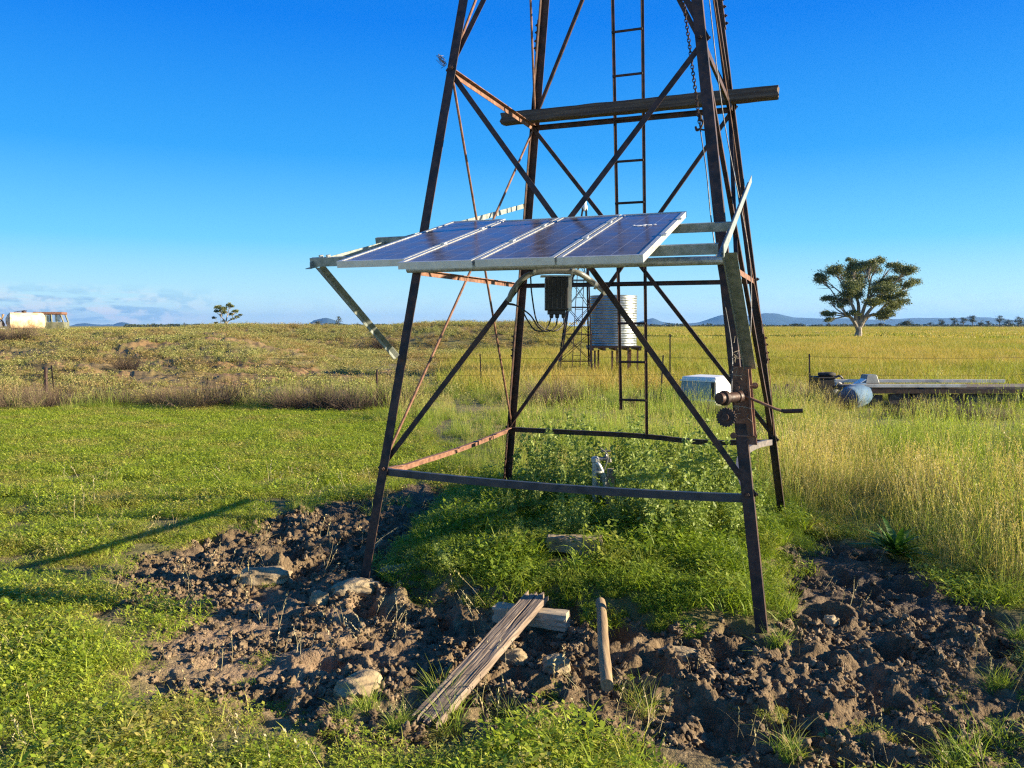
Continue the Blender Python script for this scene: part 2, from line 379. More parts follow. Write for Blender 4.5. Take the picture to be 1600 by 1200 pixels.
def ground_mat():
    def fn(nt, n, l, bs):
        def at(nm):
            a = n.new('ShaderNodeAttribute'); a.attribute_name = nm; return a.outputs['Fac']
        f1 = nnoise(n, l, 1.3, 6, .6, 'world'); f2 = nnoise(n, l, 14, 6, .65, 'world'); f3 = nnoise(n, l, .11, 6, .65, 'world'); f4 = nnoise(n, l, 90, 4, .6, 'world')
        soil = nramp(n, l, f2, [(.3, (.11, .075, .042)), (.65, (.27, .195, .115))])
        grn = nramp(n, l, f2, [(.3, (.09, .11, .025)), (.5, (.17, .18, .04)), (.7, (.27, .25, .07))])
        lawn = nmix(n, l, nrange(n, l, f1, .35, .6, .15, .7), soil, grn)
        field = nramp(n, l, f3, [(.3, (.15, .165, .035)), (.5, (.235, .22, .05)), (.62, (.30, .26, .065)), (.75, (.34, .25, .085))])
        field = nmix(n, l, nrange(n, l, f1, .35, .7, 0, .35), field, (.15, .15, .035))
        redd = nramp(n, l, f1, [(.35, (.23, .135, .065)), (.6, (.36, .21, .10))])
        mudc = nramp(n, l, f2, [(.28, (.072, .049, .027)), (.5, (.15, .105, .057)), (.68, (.27, .20, .115))])
        mudw = nramp(n, l, f2, [(.3, (.027, .019, .013)), (.6, (.075, .051, .034))])
        mc = nmix(n, l, at('wet'), nmix(n, l, at('dry'), mudc, nramp(n, l, f2, [(.3, (.19, .125, .075)), (.62, (.37, .26, .165))])), mudw)
        mc = nmix(n, l, nrange(n, l, f4, .35, .7, 0, .4), mc, (.31, .215, .125))
        c = nmix(n, l, at('field'), lawn, field)
        bk = nmix(n, l, nrange(n, l, f1, .42, .56, 0, 1), (.20, .145, .055), redd)
        c = nmix(n, l, at('bank'), c, bk)
        c = nmix(n, l, at('mud'), c, mc)
        l.new(c, bs.inputs['Base Color'])
        rg = n.new('ShaderNodeMath'); rg.operation = 'MULTIPLY_ADD'; rg.inputs[1].default_value = -.42; rg.inputs[2].default_value = .95; l.new(at('wet'), rg.inputs[0]); l.new(rg.outputs[0], bs.inputs['Roughness'])
        bs.inputs['Specular IOR Level'].default_value = .3
        nbump(n, l, f4, bs, .9, .02)
    return mat('paddock_ground', fn)

# ------------------------------------------------------------------ ground
def build_ground():
    s = 1.2; ys = []
    while s < 14000+4:
        y = s-4; ys.append(y)
        if y < 2.0: k = .02
        elif y < 7.2: k = .00155
        elif y < 12: k = .004
        elif y < 110: k = .0075
        else: k = .02
        s *= 1+k
    ys = np.array(ys)
    t = []
    q = 0
    while q < 1.3:
        t.append(q); q += .0011 if q < .60 else .0011*(1+(q-.60)*60)
    t = np.array(t); t = np.concatenate([-t[:0:-1], t])
    Y = np.repeat(ys[:, None], len(t), 1); X = (Y+4)*t[None, :]
    Z = height(X.ravel(), Y.ravel()).reshape(X.shape)
    n, m = X.shape
    co = np.stack([X, Y, Z], -1).reshape(-1, 3).astype(np.float32)
    i = np.arange(n-1)[:, None]*m+np.arange(m-1)[None, :]
    fc = np.stack([i, i+1, i+m+1, i+m], -1).reshape(-1, 4).astype(np.int32)
    me = bpy.data.meshes.new('ground'); me.vertices.add(len(co)); me.vertices.foreach_set('co', co.ravel())
    me.loops.add(fc.size); me.loops.foreach_set('vertex_index', fc.ravel())
    me.polygons.add(len(fc)); me.polygons.foreach_set('loop_start', np.arange(0, fc.size, 4, dtype=np.int32)); me.polygons.foreach_set('loop_total', np.full(len(fc), 4, np.int32))
    me.update(calc_edges=True)
    x, y = co[:, 0].astype(float), co[:, 1].astype(float)
    qq = x/np.maximum(y, 4)
    mud = np.zeros(len(x)); k = (y > 1.5) & (y < 9) & (np.abs(x) < 6.5); mud[k] = mudmask(x[k], y[k])
    wet = sst(.5, 1.8, x)*sst(3.9, 4.6, y)+sst(-.9, -.1, -x)*0; wet = np.clip(wet*(.65+.6*fbm(x*3, y*3, 2))+.35*sst(4.9, 5.6, y)*sst(.3, -.5, x), 0, 1)
    field = np.clip(sst(15, 24, y)*sst(-.1, .05, qq)+sst(60, 100, y), 0, 1)
    bank = sst(16, 20, y)*(1-sst(96, 108, y))*(1-sst(.045, .1, qq))
    bank = bank*np.clip(.50+1.5*fbm(x*.22+5, y*.22, 3), 0, 1)
    for nm, a in (('mud', mud), ('wet', wet), ('field', field), ('bank', bank), ('dry', sst(-.1, -1.2, x)*sst(5.2, 4.4, y)*np.clip(.8+fbm(x*2, y*2, 3), 0, 1))):
        at = me.attributes.new(nm, 'FLOAT', 'POINT'); at.data.foreach_set('value', a.astype(np.float32))
    me.materials.append(ground_mat())
    me.polygons.foreach_set('use_smooth', np.ones(len(fc), bool))
    o = bpy.data.objects.new('ground', me); C.objects.link(o); o['kind'] = 'structure'; o['label'] = 'grassy paddock with churned brown mud and low earth banks'
    return o
build_ground()
# pond
def water_mat(nt, n, l, bs):
    bs.inputs['Base Color'].default_value = (.05, .05, .03, 1); bs.inputs['Roughness'].default_value = .06; bs.inputs['IOR'].default_value = 1.33
    nbump(n, l, nnoise(n, l, 3, 3, .5, 'world'), bs, .25, .02)
m = MB(); m.add([(-24, 46, -.60), (9, 46, -.60), (9, 71, -.60), (-24, 71, -.60)], [(0, 1, 2, 3)])
tag(m.build('pond_water', mat('pond_water', water_mat)), 'thin strip of still dam water below the far earth bank', kind='structure')

# hills ---------------------------------------------------------------
def hills(name, prof, D, label, depth):
    prof = np.array(prof, float); us = np.linspace(prof[0, 0], prof[-1, 0], 160)
    vs = np.interp(us, prof[:, 0], prof[:, 1]); vs = np.minimum(vs+1.0*fbm(us*.05, us*0+D*.01, 4), 509.3)
    rows = []
    for k, (dy, hh) in enumerate(((-depth*.5, 0.), (-depth*.3, .35), (-depth*.15, .7), (0, 1.), (depth*.3, .6), (depth*.6, 0.))):
        X = (us-800)/F*D; H = (509.2-vs)/F*D
        hz_ = H*hh*(1+.12*fbm(X*.004+k, X*0+k*3.1, 3)) if hh != 1. else H
        rows.append(np.stack([X*(1+dy/D), np.full_like(X, D+dy), np.maximum(hz_, 0)-2*(hh == 0)], -1))
    P = np.array(rows); n, mm = P.shape[:2]; b = MB()
    b.add(P.reshape(-1, 3), [(i*mm+j, i*mm+j+1, (i+1)*mm+j+1, (i+1)*mm+j) for i in range(n-1) for j in range(mm-1)])
    o = b.build(name, hill_mat(), smooth=True); tag(o, label, kind='structure'); return o
hills('hills', [(985, 509), (1000, 502), (1020, 496.5), (1035, 503), (1060, 506), (1090, 504), (1120, 494), (1130, 491), (1150, 493), (1165, 494), (1195, 489), (1212, 490), (1240, 496), (1290, 498), (1330, 497), (1370, 500), (1420, 497), (1450, 496.5), (1490, 497), (1520, 495), (1545, 496), (1580, 500), (1640, 498), (1700, 503), (1760, 509)], 8200, 'long low blue range on the right horizon', 1400)
hills('hills', [(472, 509), (480, 507), (492, 500), (505, 497), (512, 497), (524, 500), (536, 505), (548, 509)], 7400, 'rounded blue dome hill on the left horizon', 700)
hills('hills', [(110, 509), (122, 506), (135, 504.5), (150, 507), (178, 507), (186, 504), (193, 503), (202, 505), (215, 509)], 9000, 'pair of tiny blue peaks above the left bank', 600)

# ------------------------------------------------------------------ windmill tower
LEGS = dict(FL=((-.924, 4.795), (-.393, 5.032)), FR=((1.282, 3.947), (1.045, 4.478)), BR=((2.131, 6.155), (1.6, 5.919)), BL=((-.074, 7.004), (.161, 6.472)))
def lp(k, z):
    a, b = LEGS[k]; t = z/3.108; return V(a[0]+(b[0]-a[0])*t, a[1]+(b[1]-a[1])*t, z)
Z1, Z2, Z3, Z5, ZT = .688, 1.892, 3.108, 5.5, 8.4
Z4 = 4.32
Dx = V(.934, -.359, 0); Dy = V(.359, .934, 0)      # tower's own horizontal axes
tower = thing('windmill_tower', (.604, 5.475, 0), 'tall rusty lattice windmill tower with four splayed legs standing in the mud', 'tower')
SG = dict(FL=(-1, -1), FR=(1, -1), BR=(1, 1), BL=(-1, 1))
def bolt(mb, p, d, r=.011): mb.lathe(np.asarray(p), [(r, 0), (r, .012)], 6, d); mb.lathe(np.asarray(p), [(r*.5, .012), (r*.5, .02)], 6, d)
for k, (sx, sy) in SG.items():
    b = MB(); a1 = -sx*Dx; a2 = -sy*Dy
    zb = gz(*LEGS[k][0])-.12
    pts = [lp(k, zb+(ZT-zb)*t) for t in np.linspace(0, 1, 5)]
    b.angle(pts, a1, a2, .058, .006)
    zs = 3.75 if sy > 0 else 4.6                   # splice plates with bolts
    for zz in ((zs,) if sy < 0 else (zs, 1.38)):
        b.angle([lp(k, zz-.11)-a1*.007-a2*.007, lp(k, zz+.11)-a1*.007-a2*.007], a1, a2, .062, .006)
        for dz in (-.08, -.03, .03, .08):
            bolt(b, lp(k, zz+dz)+a1*.03-a2*.008, -a2); bolt(b, lp(k, zz+dz)+a2*.03-a1*.008, -a1)
    for zz in (Z1, Z2, Z3):
        bolt(b, lp(k, zz)+a1*.03-a2*.002, -a2, .013); bolt(b, lp(k, zz)+a2*.03-a1*.002, -a1, .013)
    b.build('leg', rust, tower)
FACES = [('FL', 'FR', -Dy), ('FR', 'BR', Dx), ('BR', 'BL', Dy), ('BL', 'FL', -Dx)]
def sag(p, q, dz, dn, nrmv, n=9, fn=None):
    out = []
    for t in np.linspace(0, 1, n):
        w = 4*t*(1-t) if fn is None else fn(t); out.append(p+(q-p)*t+V(0, 0, dz*w)+nrmv*dn*w)
    return out
for (p, q, nv) in FACES:
    horiz = nrm(lp(q, 0)-lp(p, 0)); inn = -nv
    off = inn*.012
    # bottom girt: bent flat angle
    b = MB(); P, Q = lp(p, Z1)+off, lp(q, Z1)+off
    if (p, q) == ('FL', 'FR'): pts = sag(P, Q, -.022, .0, nv)
    elif (p, q) == ('BL', 'FL'): pts = sag(P, Q, -.035, .03, nv, 15, lambda t: math.sin(math.pi*t)+.35*math.exp(-((t-.84)/.06)**2))
    elif (p, q) == ('FR', 'BR'): pts = sag(P, Q, .05, -.13, nv, 13)
    else: pts = sag(P, Q, -.03, .0, nv, 11, lambda t: math.exp(-((t-.25)/.14)**2))
    b.angle(pts, V(0, 0, -1), inn, .042, .005, w2=.03); b.build('girt', darksteel if (p, q) == ('FL', 'FR') else steel_bare if (p, q) == ('FR', 'BR') else rust if nv is not FACES[3][2] else rust_bright_lit, tower)
    b = MB()
    if (p, q) == ('FL', 'FR'):                      # galvanised pipe is clamped here instead
        P, Q = lp(p, Z2)-inn*.03+horiz*-.02, lp(q, Z2)-inn*.03+horiz*.02
        b.tube([P, Q], .024, 14); b.build('girt', galv, tower)
    else:
        b.angle([lp(p, Z2)+off, lp(q, Z2)+off], V(0, 0, -1), inn, .034, .004, w2=.028); b.build('girt', rust if (p, q) == ('BR', 'BL') else rust_bright_lit, tower)
    for zz in (Z3, Z4, Z5, 7.0):
        if zz == Z3 and (p, q) == ('FL', 'FR'): continue
        if zz == Z4: continue
        b = MB(); b.angle([lp(p, zz)+off, lp(q, zz)+off], V(0, 0, -1), inn, .036, .004, w2=.03); b.build('girt', rust if (p, q) != ('BL', 'FL') else rust_bright_lit, tower)
    side = nv is FACES[3][2] or nv is FACES[1][2]
    for (za, zb) in ((Z1, Z3), (Z3, Z5), (Z5, 7.9)):
        for r_, (s_, e_) in enumerate(((p, q), (q, p))):
            A_, B_ = lp(s_, za), lp(e_, zb); o_ = off+inn*(.004 if r_ else .012)
            d = nrm(B_-A_); sidev = nrm(np.cross(d, nv))
            b = MB()
            if (p, q) == ('BL', 'FL') : b.tube([A_+o_, (A_+B_)/2+o_+V(0, 0, -.01), B_+o_], .0085, 8)
            elif side: b.angle([A_+o_, B_+o_], sidev, inn, .026, .004)
            else: b.angle([A_+o_-sidev*.016, B_+o_-sidev*.016], sidev, inn*(1 if r_ else 1), .032, .004, w2=.02)
            b.build('brace', rust_bright_lit if (p, q) == ('BL', 'FL') else rust, tower)
# head of the tower, far above the frame
b = MB(); top = np.mean([lp(k, ZT) for k in SG], 0); b.lathe(top+V(0, 0, -.1), [(.30, 0), (.30, .05), (.1, .06), (.07, .5)], 16); b.build('tower_cap', rust, tower)
# ladder on the back face
b_ = lp('BL', 0); nb = nrm(np.cross(lp('BR', 0)-b_, lp('BL', 3)-b_)); 
if nb[1] > 0: nb = -nb
def lad(u0, v0, z0, z1, p0, p1):
    t = (z0-p0[2])/(p1[2]-p0[2]); a = p0+(p1-p0)*t; t = (z1-p0[2])/(p1[2]-p0[2]); return a, p0+(p1-p0)*t
L0, L1 = V(.881, 6.512, .873), V(.739, 6.131, 3.941); M0, M1 = V(1.083, 6.463, .671), V(.944, 6.056, 3.912)
lo = nb*.03
ladder = MB().build('ladder', rust, tower) if False else bpy.data.objects.new('ladder', None)
C.objects.link(ladder); ladder.parent = tower; ladder['_org'] = tower['_org']
for (a, c_, zb) in ((L0, L1, .88), (M0, M1, .68)):
    b = MB(); p0, p1 = lad(0, 0, zb, 7.6, a, c_); b.angle([p0+lo, p1+lo], Dx, nb, .022, .004, w2=.018); b.build('rail', rust, ladder)
for k in range(21):
    zz = .965+.305*k
    a, _ = lad(0, 0, zz, zz+1, L0, L1); c_, _ = lad(0, 0, zz, zz+1, M0, M1); b = MB(); b.tube([a+lo*1.5, c_+lo*1.5+Dx*.01], .0095, 8); b.build('rung', rust, ladder)

# ------------------------------------------------------------------ timber beam lying across the side girts
bm_c = plank_mat('grey_beam_wood', math.atan2(-.359, .934), [(.02, .013, .009), (.07, .045, .03), (.15, .105, .07)])
def rough_beam(name, p0, p1, w, h, mt, parent=None, seg=26, amp=.006, up=None, split=None, seed=0, label=None, cat=None, taper=None):
    rs = np.random.RandomState(seed); p0 = V(*p0); p1 = V(*p1); d = nrm(p1-p0); up = V(0, 0, 1) if up is None else V(*up); sv = nrm(np.cross(d, up)); uv = np.cross(sv, d)
    prof = []
    for (a0, b0, a1, b1) in ((-1, -1, 1, -1), (1, -1, 1, 1), (1, 1, -1, 1), (-1, 1, -1, -1)):
        for t in np.linspace(0, 1, 7)[:-1]: prof.append((a0+(a1-a0)*t, b0+(b1-b0)*t))
    prof = np.array(prof); n = len(prof); vs = []; fs = []
    lanes = rs.rand(n)*10
    cut = rs.uniform(-.03, .03, n)*(w*6)
    for i in range(seg+1):
        t = i/seg; L = np.linalg.norm(p1-p0)*t
        for j, (x, y) in enumerate(prof):
            c = (.93 if abs(x) > .99 and abs(y) > .99 else 1)
            nx = perlin(np.array([L*5+lanes[j]]), np.array([j*.9+seed]))[0]*amp+rs.uniform(-.2, .2)*amp
            dd = 0
            if i in (0, seg): dd = cut[j]*(1 if i else -1)*.5
            vs.append(p0+d*(L+dd)+sv*(x*w/2*c+np.sign(x)*nx*abs(x))+uv*(y*h/2*c+np.sign(y)*nx*abs(y)))
    for i in range(seg):
        for j in range(n):
            k = (j+1) % n; fs.append((i*n+j, i*n+k, (i+1)*n+k, (i+1)*n+j))
    fs.append(tuple(range(n))[::-1]); fs.append(tuple(seg*n+j for j in range(n)))
    b = MB(); b.add(vs, fs); return b
bz = Z3+.052
P0, P1 = lp('BL', Z3)-Dy*.13, lp('BR', Z3)-Dy*.13
bl = rough_beam('beam', P0-Dx*.20+V(0, 0, .045), P1+Dx*.30+V(0, 0, .045), .10, .085, bm_c, seg=40, amp=.004, seed=4)
o = bl.build('wooden_beam', bm_c); tag(o, 'long weathered hardwood beam laid across the upper girts of the windmill tower', 'beam')

# ------------------------------------------------------------------ solar array on its mounting frame
ORG = V(1.011, 4.0, 1.929); SD = nrm(V(.314, .917, .247)); PN = nrm(np.cross(Dx, SD))
if PN[2] < 0: PN = -PN
KS = .85
def pp(s, t, h=0): return V(0, 0, CAMH)+KS*(ORG+Dx*s+SD*t+PN*h-V(0, 0, CAMH))
arr = thing('solar_array', ORG, 'row of four tilted solar panels on a galvanised frame bolted to the windmill tower', 'solar panels')
for i in range(4):
    s0 = -1.945+.418*i; s1 = s0+.405; t0 = -.49+(.10 if i == 0 else .0)+(.01 if i == 2 else 0); t1 = t0+1.62; h0, h1 = .025, .060
    b = MB(); w = .022
    for (a, c_, e, g) in ((s0, s1, t0, t0+w), (s0, s1, t1-w, t1), (s0, s0+w, t0+w, t1-w), (s1-w, s1, t0+w, t1-w)):
        b.boxax(pp((a+c_)/2, (e+g)/2, (h0+h1)/2), KS*Dx*(c_-a)/2, KS*SD*(g-e)/2, KS*PN*(h1-h0)/2)
    fr = b.build('solar_panel', alu, arr)
    if i == 0: fr['label'] = 'leftmost solar panel, set slightly further back'
    b = MB(); b.boxax(pp((s0+s1)/2, (t0+t1)/2, h1-.006), KS*Dx*((s1-s0)/2-w), KS*SD*((t1-t0)/2-w), PN*.002)
    g = b.build('panel_glass', panel_mat(), fr)
    uv = g.data.uv_layers.new(name='UVMap')
    for lo_ in g.data.loops:
        co = (V(*g.data.vertices[lo_.vertex_index].co)+V(*fr['_org'])-V(0, 0, CAMH))/KS+V(0, 0, CAMH)-ORG
        uv.data[lo_.index].uv = ((co@Dx-s0-w)/(s1-s0-2*w), (co@SD-t0-w)/(t1-t0-2*w))
    b = MB(); b.boxax(pp((s0+s1)/2, (t0+t1)/2, h1-.013), KS*Dx*((s1-s0)/2-w), KS*SD*((t1-t0)/2-w), PN*.002); b.build('back_sheet', whitep, fr)
    for tt in (.12, .74): b = MB(); b.boxax(pp(s1+.0065, tt, .062), Dx*.011, SD*.02, PN*.0035); b.build('clamp', alu, fr)
# bird dropping on the right-hand panel
b = MB()
for (a, e, r) in ((-.49, .55, .022), (-.46, .58, .014), (-.43, .56, .018), (-.40, .57, .011), (-.52, .57, .01), (-.455, .53, .012)):
    b.lathe(pp(a, e, .0575), [(r, 0), (r*.6, .002)], 9, PN)
b.build('bird_dropping', whitep, arr)
def chan(b, p0, p1, up, sidev, h=.05, w=.03, th=.003):
    up = nrm(up); sidev = nrm(sidev)
    b.prof([p0, p1], [(0, 0), (h, 0), (h, w), (h-th, w), (h-th, th), (th, th), (th, w), (0, w)], up, sidev)
b = MB(); chan(b, pp(-2.37, .0, -.03), pp(.0, 0, -.03), PN, SD, .044, .03); b.build('cross_rail', galvd, arr)
b = MB(); chan(b, pp(-2.35, .80, -.03), pp(.01, .80, -.03), PN, SD, .044, .03); b.build('cross_rail', galvd, arr)
b = MB(); e0, e1 = pp(.035, -.10, -.03), V(1.76, 6.02, 2.60); b.angle([e0, e1], PN, -Dx, .05, .004, w2=.03); b.build('side_rail', galvd, arr)
b = MB(); e0, e1 = V(-1.015, 4.10, 1.835), V(.105, 6.55, 2.49); b.angle([e0, e1], V(0, 0, 1), -Dx, .036, .004, w2=.03); b.build('side_rail', galvd, arr)
b = MB(); b.angle([V(-.975, 4.12, 1.84), lp('FL', 1.35)-Dx*.005-Dy*.01], V(.5, -.2, .6), -Dy, .034, .004); b.build('strut', galvd, arr)
b = MB(); q0 = pp(.02, -.02, -.02); q1 = lp('FR', 1.33)+Dx*.02-Dy*.02; b.angle([q0, q1], Dx, -Dy, .06, .005, w2=.035); b.build('strut', galvd, arr)
for k in (0, 1): b = MB(); b.lathe(pp(-2.3+k*.05, .02, .022), [(.012, 0), (.012, .012)], 6, PN); b.build('bolt', galv, arr)
# ------------------------------------------------------------------ controller box and conduits
cb = thing('controller_box', W(872, 430, y=4.55), 'black pump controller box hanging under the solar panels with looping cables', 'controller')
c0 = W(872, 460, y=4.58); yy = c0[1]
sc_ = yy/F
def pxr(u, v, dy=0): return W(u, v, y=yy+dy)
b = MB(); A_, B_ = pxr(852, 433), pxr(888, 485)
b.boxax(((A_+B_)/2)+V(0, .04, 0), V((B_[0]-A_[0])/2, 0, 0), V(0, .055, 0), V(0, 0, (A_[2]-B_[2])/2)); case = b.build('case', black, cb, bevel=.006)
b = MB(); b.boxax((pxr(870, 488)+V(0, .04, 0)), V(.05, 0, 0), V(0, .04, 0), V(0, 0, .012)); b.build('gland_plate', black, cb, bevel=.003)
b = MB()
for i in range(5): b.boxax((A_+B_)/2+V(-.05+.025*i, -.019, .0), V(.003, 0, 0), V(0, .005, 0), V(0, 0, .08))
b.build('cooling_fin', black, cb)
b = MB(); b.boxax(pxr(890.5, 459)+V(0, .06, 0), V(.012, 0, 0), V(0, .04, 0), V(0, 0, .095)); b.boxax(pxr(870, 431)+V(0, .05, 0), V(.09, 0, 0), V(0, .05, 0), V(0, 0, .004)); b.build('bracket', galv, cb)
for i, u in enumerate((862, 871, 881)):
    b = MB(); b.lathe(pxr(u, 496)+V(0, .03, -.004), [(.009, 0), (.012, .01), (.012, .02), (.009, .035)], 8); b.build('cable_gland', black, cb)
def spl(pts, n=8):
    pts = [V(*p) for p in pts]; out = []
    P = [2*pts[0]-pts[1]]+pts+[2*pts[-1]-pts[-2]]
    for i in range(1, len(P)-2):
        for t in np.linspace(0, 1, n, endpoint=False):
            out.append(.5*((2*P[i])+(-P[i-1]+P[i+1])*t+(2*P[i-1]-5*P[i]+4*P[i+1]-P[i+2])*t*t+(-P[i-1]+3*P[i]-3*P[i+1]+P[i+2])*t**3))
    return out+[pts[-1]]
for pts in (((861, 496), (857, 508), (850, 517), (835, 515), (824, 500), (812, 480), (793, 475)), ((871, 496), (868, 510), (856, 518), (842, 512), (828, 492), (806, 477), (793, 474)), ((881, 496), (880, 507), (868, 517), (853, 515)), ((829, 432), (831, 460), (838, 500), (850, 514))):
    b = MB(); b.tube(spl([pxr(*p, .03*math.sin(i*2.)) for i, p in enumerate(pts)]), .0042, 8); b.build('cable', cable_m, cb)
con = thing('conduit', W(860, 428, y=4.62), 'grey corrugated conduit arching along the underside of the solar panels', 'conduit')
def pc(u, v, y=4.66): return W(u, v, y=y)
b = MB(); path = spl([pc(795, 470, 4.70), pc(801, 455, 4.68), pc(815, 437), pc(833, 427), pc(855, 424), pc(885, 424), pc(905, 427), pc(925, 440, 4.7), pc(946, 457, 4.60)], 16)
b.tube(path, [.0165]*len(path), 12); b.build('pipe', pvc, con, smooth=True)
for u, v in ((833, 418), (893, 418), (806, 450), (929, 446)): b = MB(); b.lathe(pc(u, v+6 if v < 430 else v), [(.021, 0), (.021, .012)], 12, (1, 0, -.3)); b.build('clip', galv, con)

# ------------------------------------------------------------------ winch on the front right leg
wz = thing('winch', lp('FR', 1.12), 'rusty hand winch with gear wheel and crank handle clamped to the right front leg', 'winch')
wc = lp('FR', 1.16); LX, LY = Dx, Dy
b = MB(); b.boxax(wc+Dx*.005-Dy*.012+V(0, 0, -.02), Dx*.048, Dy*.006, V(-.02, 0, .20)); b.boxax(wc+Dx*.035+V(0, 0, 0), Dx*.005, Dy*.045, V(-.018, 0, .17)); b.build('mounting_plate', rust_bright_lit, wz)
b = MB(); g0 = wc+V(-.115, -.10, -.07)
def gear(b, c, ax, r, n, w):
    ax = nrm(ax); a = nrm(np.cross(ax, V(0, 0, 1))); d = np.cross(ax, a); pr = []
    for i in range(n*4):
        q = 2*math.pi*i/(n*4); rr = r if i % 4 in (0, 1) else r*.87; pr.append((rr*math.cos(q), rr*math.sin(q)))
    b.prof([c-ax*w/2, c+ax*w/2], pr, a, d)
axg = nrm(V(-.45, -.89, .1))
gear(b, g0, axg, .050, 20, .02); b.lathe(g0-axg*.03, [(.02, 0), (.036, .002), (.036, .012), (.018, .014), (.018, .06)], 16, axg); b.build('gear_wheel', rust, wz)
b = MB(); d0 = wc+V(-.05, -.06, .03); axd = nrm(V(-.8, -.5, -.02)); b.lathe(d0, [(.03, -.02), (.03, 0), (.026, .002), (.026, .08), (.038, .082), (.038, .10), (.03, .105), (.03, .13), (.012, .132)], 18, axd); b.build('drum', rust, wz, smooth=True)
b = MB(); hb = wc+V(-.01, -.04, .035); b.tube([wc+V(-.06, .0, .035), hb, wc+V(.135, -.09, -.028), wc+V(.165, -.095, -.036)], .0075, 10); cr = b.build('crank_arm', rust_bright_lit, wz)
b = MB(); b.tube([wc+V(.165, -.095, -.036), wc+V(.178, -.1, -.039), wc+V(.262, -.12, -.034)], [.009, .011, .011], 12); b.build('crank_grip', rust, wz)
for dz in (.085, -.175):
    b = MB(); c_ = wc+V(0, 0, dz); b.lathe(c_+Dx*.055-Dy*.005, [(.017, 0), (.017, .008)], 12, -Dy); b.tube([c_-Dx*.045-Dy*.02, c_+Dx*.065-Dy*.02], .005, 6); b.lathe(c_-Dx*.045-Dy*.02, [(.017, 0), (.017, .008)], 12, nrm(V(-.3, -.9, 0))); b.build('clamp_bolt', rust_bright_lit, wz)
for (dx, dz, r) in ((-.03, .05, .013), (-.02, .02, .012), (-.045, .075, .011)): b = MB(); b.lathe(wc+V(dx, -.045, dz), [(r, 0), (r, .01)], 8, -Dy); b.build('bolt', rust_bright_lit, wz)
b = MB(); rs = np.random.RandomState(5)
for i in range(26):
    p = wc+V(rs.uniform(-.08, .02), rs.uniform(-.05, -.02), rs.uniform(-.12, .32)); b.tube(spl([p, p+rs.uniform(-.03, .03, 3), p+rs.uniform(-.04, .04, 3)-V(0, .01, 0)], 4), .0012, 4)
b.build('straw', simple('dry_straw', [(.30, .25, .17), (.45, .38, .27)], 20, .9), wz)

# chain with hook and cable, hanging from the tower head to the winch
ch = thing('hoist_chain', V(1.05, 4.5, 2.75), 'rusty link chain and hook hanging beside the right front leg above the winch', 'chain')
H0 = W(1094, 198, y=4.5); Htop = W(1064, -30, y=4.78)
n = 62; L_ = np.linalg.norm(Htop-H0); dch = nrm(Htop-H0); sv = nrm(np.cross(dch, V(0, 1, 0))); b = MB(); nl = 44
for i in range(nl):
    c_ = H0+dch*(L_*(i+.5)/nl); a = sv if i % 2 else nrm(np.cross(dch, sv)); hl = L_/nl*.72; rr = .0085
    pts = [c_+dch*(hl*math.sin(q)+.0)+a*rr*math.cos(q) for q in np.linspace(0, 2*math.pi, 11)[:-1]]
    b.tube(pts, .0028, 5, closed=True)
b.build('chain', rust, ch)
b = MB(); b.tube(spl([H0+V(0, 0, .05), H0+V(.012, -.01, .02), H0+V(.0, -.015, -.01), H0+V(-.02, -.01, -.022), H0+V(-.025, 0, .0)], 6), .006, 8); b.tube([H0+V(-.02, 0, -.012), H0+V(.022, -.01, -.02)], .005, 6); b.lathe(H0+V(0, 0, .03), [(.01, 0), (.013, .01), (.01, .03)], 8); b.build('hook', rust, ch)
b = MB(); b.tube(spl([H0+V(0, 0, -.01), W(1104, 270, y=4.44), W(1112, 350, y=4.38), W(1126, 440, y=4.30), wc+V(-.07, -.01, .28), wc+V(-.08, -.06, .05)], 6), .0032, 6); b.build('cable', darksteel, ch)
for (pts, rr, mt_, lb) in ((((1106, -20, 4.65), (1130, 180, 4.8), (1168, 380, 4.8), (1174, 470, 4.8), (1170, 560, 4.6), (1163, 640, 4.35)), .0032, darksteel, 'thin grey cable dropping beside the right front leg to the winch'),
                       (((1112, -20, 4.9), (1146, 210, 5.3), (1171, 400, 5.5), (1200, 560, 5.7), (1209, 680, 6.0)), .003, rust_bright_lit, 'thin rusty wire running down between the two right legs')):
    b = MB(); b.tube(spl([W(u, v, y=y) for u, v, y in pts], 5), rr, 6); tag(b.build('wire_cable', mt_), lb, 'cable', 'loose cables on the tower')
# tie wire tangle on the left leg
b = MB(); rs = np.random.RandomState(2); c_ = lp('FL', 3.13)
for i in range(4):
    b.tube(spl([c_+V(-.02, -.02, .02)+V(math.cos(q*2.3+i)*rs.uniform(.012, .04)-.015, -.03*math.sin(q), math.sin(q*1.7+i)*rs.uniform(.015, .05)) for q in np.linspace(0, 5, 6)], 5), .0016, 5)
tag(b.build('tie_wire', darksteel), 'tangle of thin tie wire wrapped round the left front leg near the top', 'wire')

